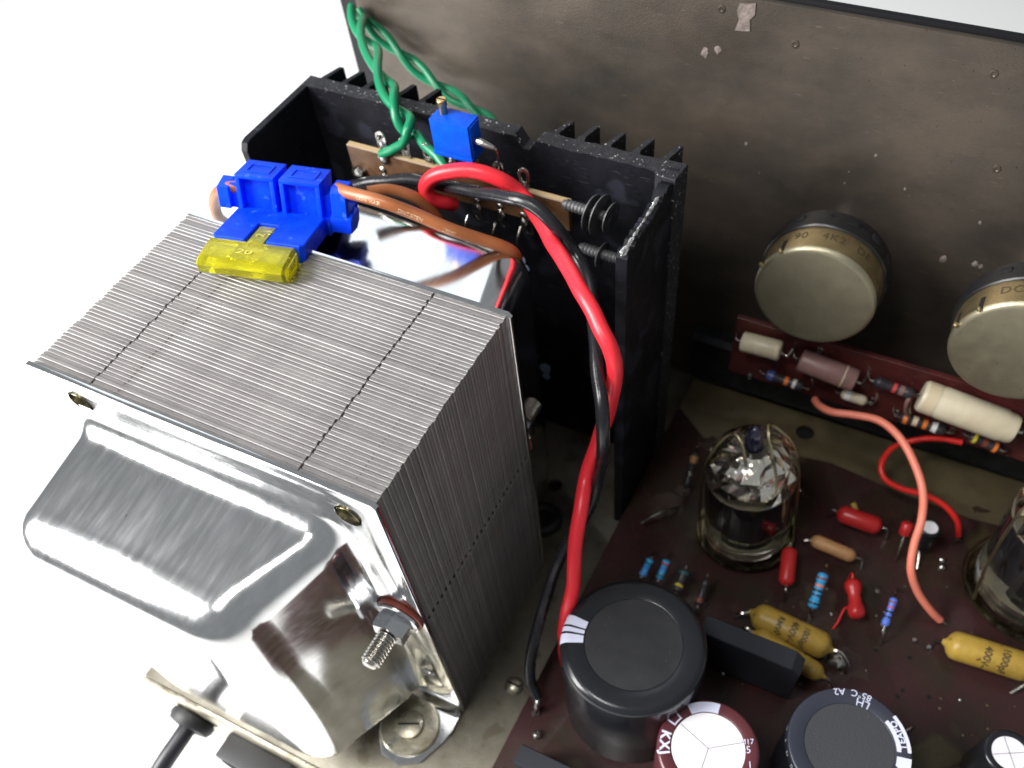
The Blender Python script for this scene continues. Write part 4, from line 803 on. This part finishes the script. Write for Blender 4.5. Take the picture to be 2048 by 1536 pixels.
# ================================================================== VALVES
def valve(base, top, r, label):
    base = Vector(base); top = Vector(top); ax = (top - base); H = ax.length; axn = ax.normalized()
    t = thing('vacuum_tube', label, 'valve', tuple(base))
    part('socket_rim', lathe([(r * 1.0, -0.04), (r * 1.13, -0.03), (r * 1.17, 0.01), (r * 1.15, 0.05), (r * 1.10, 0.05), (r * 1.06, 0.0), (r * 0.98, 0.0)], base, axn, 48, cap=False), K['base'], t)
    g = r; hh = H - 0.12
    prof = [(0, 0.02), (g * .9, 0.03), (g, 0.12), (g, hh * 0.66)]
    for i in range(1, 9): a_ = i / 8 * PI / 2; prof.append((g * (0.30 + 0.70 * math.cos(a_)), hh * 0.66 + hh * 0.20 * math.sin(a_)))
    prof += [(g * 0.20, hh * 0.86), (g * 0.15, hh * 0.92), (g * 0.10, hh * 0.98), (0, hh)]
    part('glass_envelope', lathe(prof, base, axn, 48), K['glass'], t, ang=60)
    part('glass_tip', lathe([(g * 0.19, hh * 0.855), (g * 0.185, hh * 0.93), (g * 0.15, hh * 0.985), (g * .07, hh * 1.02), (0, hh * 1.03)], base, axn, 20, cap=False), K['bulbpip'], t)
    # silvery getter flash inside the dome: a faceted shell
    bm = bmesh.new(); rows = []; nn = 24; gi = g * 0.965
    fm = Matrix.Translation(base) @ frame(axn)
    for i in range(7):
        a_ = 0.0 + i / 6 * 1.42; rw = []
        for k in range(nn):
            th = 2 * PI * k / nn; j = 1 - 0.20 * rr.random(); edge = (0.22 * math.sin(3 * th + 1) + 0.15 * rr.uniform(-1, 1)) if i == 0 else 0
            aa = a_ + edge; rad_ = gi * (0.28 + 0.70 * math.cos(aa)) * j; rw.append(bm.verts.new(fm @ Vector((rad_ * math.cos(th), rad_ * math.sin(th), hh * 0.62 + hh * 0.22 * math.sin(aa)))))
        rows.append(rw)
    for a_, c_ in zip(rows, rows[1:]):
        for k in range(nn):
            if rr.random() > 0.10: bm.faces.new((a_[k], a_[(k + 1) % nn], c_[(k + 1) % nn])); bm.faces.new((a_[k], c_[(k + 1) % nn], c_[k]))
    part('getter_flash', bm, K['getter'], t, smooth=False)
    for s_ in (-1, 1):
        sd = frame(axn) @ Vector((1, 0.2, 0)); cc_ = base + sd * s_ * g * 0.38
        part('anode', lathe([(0, 0), (g * .36, 0), (g * .36, hh * .42), (0, hh * .42)], cc_ + axn * hh * 0.14, axn, 10), K['plate'], t, ang=25)
    for h_ in (0.13, 0.57): part('mica_spacer', lathe([(0, 0), (g * .86, 0), (g * .86, 0.02), (0, 0.02)], base + axn * hh * h_, axn, 12), K['mica'], t, ang=25)
    part('support_rod', tube([base + axn * 0.1 + (frame(axn) @ Vector((0, g * .6, 0))), base + axn * hh * .62 + (frame(axn) @ Vector((0, g * .6, 0)))], 0.02, 6, smooth=False), K['tin'], t)
    # retaining spring clip: up one side, round the pip, down the other
    fx_ = frame(axn); R1 = g * 1.10
    xdir = Vector((ROT[0][0], ROT[0][1], ROT[0][2])); xdir = (xdir - axn * xdir.dot(axn)).normalized(); ydir = axn.cross(xdir)
    def q(a_, b_, h_): return base + xdir * a_ * g + ydir * b_ * g + axn * h_ * H
    cp = [q(-1.10, -.25, .03), q(-1.12, -.1, .28), q(-1.08, 0, .52), q(-0.92, .12, .72), q(-.50, .2, .88), q(-.28, -.05, .88), q(-.20, -.40, .78), q(-.06, -.72, .66), q(.12, -.82, .62), q(.34, -.72, .66), q(.36, -.4, .78), q(.28, .0, .90), q(.38, .3, .90), q(.86, .25, .74), q(1.06, .1, .52), q(1.10, 0, .3), q(1.10, -.1, .03)]
    part('spring_clip', tube(cp, 0.026, 8, 8), K['clip'], t)
    return t
b1 = at(1491, 1060, z=0.42); t1 = at(1512, 850, z=3.15); valve(b1, t1, 0.70, 'whole glass valve with silvered crown and dark blue tip under a wire clip')
b2 = at(2062, 1172, z=0.42); valve(b2, b2 + Vector((-0.12, 0.05, 3.1)), 0.88, 'clear glass valve cut off by the right edge')

# ================================================================== POTENTIOMETERS
def pot(cx, cz, y0, label, txt, rot):
    R = 0.87; t = thing('rotary_potentiometer', label, 'potentiometer', (cx, 7.9, cz), 'potentiometers along the panel')
    ax = (0, 1, 0)
    part('wafer', lathe([(R * 0.7, 0.46), (R * 1.02, 0.46), (R * 1.04, 0.48), (R * 1.05, 0.66), (R * 1.0, 0.68), (R * 1.0, 0.84), (R * .92, .88), (0, 0.88)], (cx, y0, cz), ax, 40, cap=False, wob=0.02), K['bakelite'], t)
    part('shaft_bushing', lathe([(0.3, 0.9), (0.3, 7.9 - y0)], (cx, y0, cz), ax, 20, cap=False), K['tin'], t)
    pr = [(0, 0.0), (R * 0.90, 0.0)]
    for i in range(1, 6): a_ = i / 5 * PI / 2; pr.append((R * (0.90 + 0.10 * math.sin(a_)), 0.09 * (1 - math.cos(a_))))
    pr += [(R, 0.46), (R * 0.97, 0.47)]
    part('can', lathe(pr[:6], (cx, y0, cz), ax, 56, cap=False), K['pot'], t, ang=60)
    part('can_side', lathe(pr[5:], (cx, y0, cz), ax, 56, cap=False), K['potside'], t, ang=60)
    for a_ in (rot, rot + 0.45):
        d = Vector((math.cos(a_), 0, math.sin(a_))); c_ = Vector((cx, y0 + 0.17, cz)) + d * R
        m_ = Matrix.Translation(c_) @ frame(d, (0, 1, 0)); part('crimp_slot', box((-0.035, -0.12, -0.03), (0.035, 0.10, 0.004), 0.006, mtx=m_), K['hole'], t)
        part('bent_lug', tube([c_ + Vector((0, -0.13, 0)) - d * .02, c_ + Vector((0, -0.155, 0)) + d * 0.012, c_ + Vector((0, -.13, 0)) + d * .02], 0.03, 8, 4), K['potside'], t)
    for word, ofs in zip(txt.split(), (-0.46, 0.0, 0.46)):
        def fn(x, y, ofs=ofs):
            a_ = PI / 2 - 0.05 - (x + ofs) / R; return Vector((cx + (R + 0.003) * math.cos(a_), y0 + 0.29 + y, cz + (R + 0.003) * math.sin(a_)))
        part('stamped_marking', text_bm(word, 0.19, fn, 0.0, 1.1), K['printd'], t, smooth=False)
    for k in range(3):
        xx = cx - 0.35 + 0.35 * k; part('terminal', box((xx - 0.05, y0 + 0.55, cz - R - 0.28), (xx + 0.05, y0 + 0.575, cz - R + 0.1), 0.004), K['tin'], t)
    for k in range(5):
        a_ = 0.5 + k * 0.42; part('wafer_notch', box((-0.07, -0.05, -0.02), (0.07, 0.05, 0.02), 0.006, mtx=Matrix.Translation((cx + R * 1.03 * math.cos(a_), y0 + 0.66, cz + R * 1.03 * math.sin(a_))) @ frame((math.cos(a_), 0, math.sin(a_)), (0, 1, 0))), K['brk'], t)
    return t
y0 = 6.38; p = at(1625, 583, y=y0)
A = at(1507, 580, y=y0); B = at(1742, 632, y=y0)
pot(2.84, 4.12, y0, 'left tarnished potentiometer can facing out of the steel panel', '90  4K2  DE', 2.30)
p2 = pot(5.60, 4.12, y0, 'right tarnished potentiometer can cut off by the picture edge', 'DC  4K2  DE', 2.45)

# ================================================================== STRIP BOARD UNDER THE POTS
SY = 7.0
a = at(1475, 632, y=SY); bq = at(1460, 742, y=SY); zt = 2.74; zb = 1.45
sb = thing('strip_board', 'narrow maroon board standing under the potentiometers', 'circuit board', (5, SY, zb))
part('board', prism([(a.x, zb), (9.4, zb), (9.4, zt), (a.x, zt)], SY, SY + 0.09, 'xz', 0.008), K['strip'], sb)
part('support_stud', box((1.95, SY + 0.092, 2.0), (2.15, 7.57, 2.2)), K['brk'], sb); part('support_stud', box((7.9, SY + 0.092, 2.0), (8.1, 7.57, 2.2)), K['brk'], sb)
rim = None
for (u, v) in ((1745, 800), (1795, 825), (1560, 700), (1690, 760), (1640, 700), (1905, 860), (1500, 752)):
    p = at(u, v, y=SY - 0.01); part('solder_ring', lathe([(0.03, 0), (0.06, 0.0), (0.05, 0.03), (0.03, 0.02)], p, (0, -1, 0), 14, cap=False), K['tin'], sb)
def Y(u, v, d=0.0): return at(u, v, y=SY - d)
def sres(label, u0, v0, u1, v1, r, m, bands, cat='resistor', name='resistor', shape=RES, d=0.12, ends=None):
    return axial(name, label, cat, Y(u0, v0, d), Y(u1, v1, d), r, shape, m, bands, down=(0, 1, 0), ends=ends)
axial('film_capacitor', 'short cream white capacitor at the left end of the strip board', 'capacitor', Y(1484, 682, .17), Y(1562, 702, .17), 0.165, CYL, K['cream'], ((.9, .06, K['bcream']),), down=(0, 1, 0), ends=(None, [Y(1572, 712, .17), Y(1584, 700, .10), Y(1590, 692, 0.0)]))
axial('film_capacitor', 'mauve grey tubular capacitor in the middle of the strip board', 'capacitor', Y(1600, 718, .18), Y(1712, 762, .18), 0.185, CYL, K['mauve'], ((.78, .02, K['bcream']),), down=(0, 1, 0))
axial('film_capacitor', 'largest cream white tubular capacitor below the right potentiometer', 'capacitor', Y(1842, 790, .27), Y(2030, 860, .27), 0.255, [(0, 0), (0, .86), (.02, .95), (.05, .97), (.2, .97), (.22, 1), (.86, 1), (.88, .94), (.96, .90), (1, .8), (1, 0)], K['cream'], ((.10, .13, K['bcream']),), down=(0, 1, 0), ends=([Y(1832, 790, .25), Y(1822, 800, .2), Y(1818, 822, .12), Y(1826, 842, .02)], None), leadr=.028, wob=.01)
sres('blue grey resistor with orange and white bands, left on strip board', 1532, 748, 1606, 774, 0.085, K['rdark'], ((.12, .16, K['bblue']), (.55, .10, K['borange']), (.76, .09, K['bwhite'])))
sres('dark resistor with two orange bands under the largest cream capacitor', 1800, 833, 1892, 862, 0.095, K['rdark'], ((.12, .09, K['borange']), (.33, .11, K['bcream']), (.54, .09, K['borange']), (.74, .11, K['bwhite'])))
sres('grey resistor with a pink band left of largest cream capacitor', 1750, 762, 1828, 790, 0.095, K['rdark'], ((.15, .2, K['brk']), (.5, .09, K['bred']), (.68, .12, K['mauve'])))
sres('brown resistor with a yellow band below the largest cream capacitor', 1940, 872, 1998, 898, 0.085, K['rdark'], ((.15, .12, K['byellow']), (.5, .16, K['bbrown']), (.85, .12, K['borange'])))
sres('small clear glass diode below the mauve capacitor', 1682, 786, 1734, 804, 0.085, K['cream'], ((.25, .22, K['bwhite']),), 'diode', 'glass_diode', PILL)
for lab, pts in (('pink grey wire loop hooked over strip board components', [(1828, 792, .12), (1815, 802, .22), (1812, 824, .2), (1822, 838, .05)]),):
    q = part('bare_wire', tube([Y(u, v, d) for u, v, d in pts], 0.035, 8, 6), K['mauve']); tag(settle(q, Y(1822, 838)), lab, 'wire')

# ================================================================== SMALL CHASSIS THINGS
p = at(1086, 1040, z=0.0)
gr = thing('rubber_grommet', 'dark rubber grommet in the chassis floor behind the transformer', 'grommet', tuple(p))
part('grommet_ring', lathe([(0.16, 0.0), (0.16, 0.10), (0.24, 0.13), (0.32, 0.10), (0.36, 0.02), (0.36, 0.002)], p, n=32, cap=False), K['rubber'], gr); part('grommet_throat', lathe([(0.165, 0.01), (0, 0.012)], p, n=24, cap=False), K['hole'], gr)
p = at(1028, 1372, z=0.02)
sc2 = thing('board_screw', 'corroded round screw head on the chassis beside the board edge', 'screw', tuple(p))
part('screw_head', lathe([(0.15, 0), (0.15, 0.03), (0.12, 0.07), (0.06, 0.09), (0, 0.095)], p, n=24), K['dirtyzinc'], sc2)
part('slot', box((p.x - 0.11, p.y - 0.015, p.z + 0.085), (p.x + 0.11, p.y + 0.015, p.z + 0.10)), K['hole'], sc2)
# mains cable through the front lip
p = at(392, 1432, y=-1.87)
mc = thing('mains_cable', 'black mains cable leaving the chassis through a rubber strain relief', 'cable', tuple(p))
part('strain_relief', lathe([(0.0, 0.0), (0.36, 0.0), (0.40, 0.04), (0.41, 0.12), (0.36, 0.22), (0.24, 0.25), (0.2, 0.25)], p, (0, -1, 0), 36, cap=False), K['rubber'], mc)
e = at(385, 1432, y=-1.87) + Vector((0, -0.2, 0))
part('cable', tube([p + Vector((0, -0.05, 0)), p + Vector((0, -0.45, -0.02)), p + Vector((-0.05, -1.0, -0.15)), p + Vector((-0.15, -1.8, -0.6)), p + Vector((-.3, -2.8, -1.3)), p + Vector((-.5, -4.5, -2.2))], 0.155, 20), K['cable'], mc)
a = at(450, 1478, z=-0.55); a2 = at(560, 1536, z=-0.55)
cn = thing('connector_block', 'black square socket on the outside of the chassis lip', 'socket', tuple(a))
part('housing', box((a.x, -2.30, -1.5), (a2.x + 0.15, -1.865, -0.55), 0.03), K['rubber'], cn)
part('face_recess', box((a.x + .12, -2.32, -1.4), (a2.x + .03, -2.302, -0.65), 0.01), K['hole'], cn)
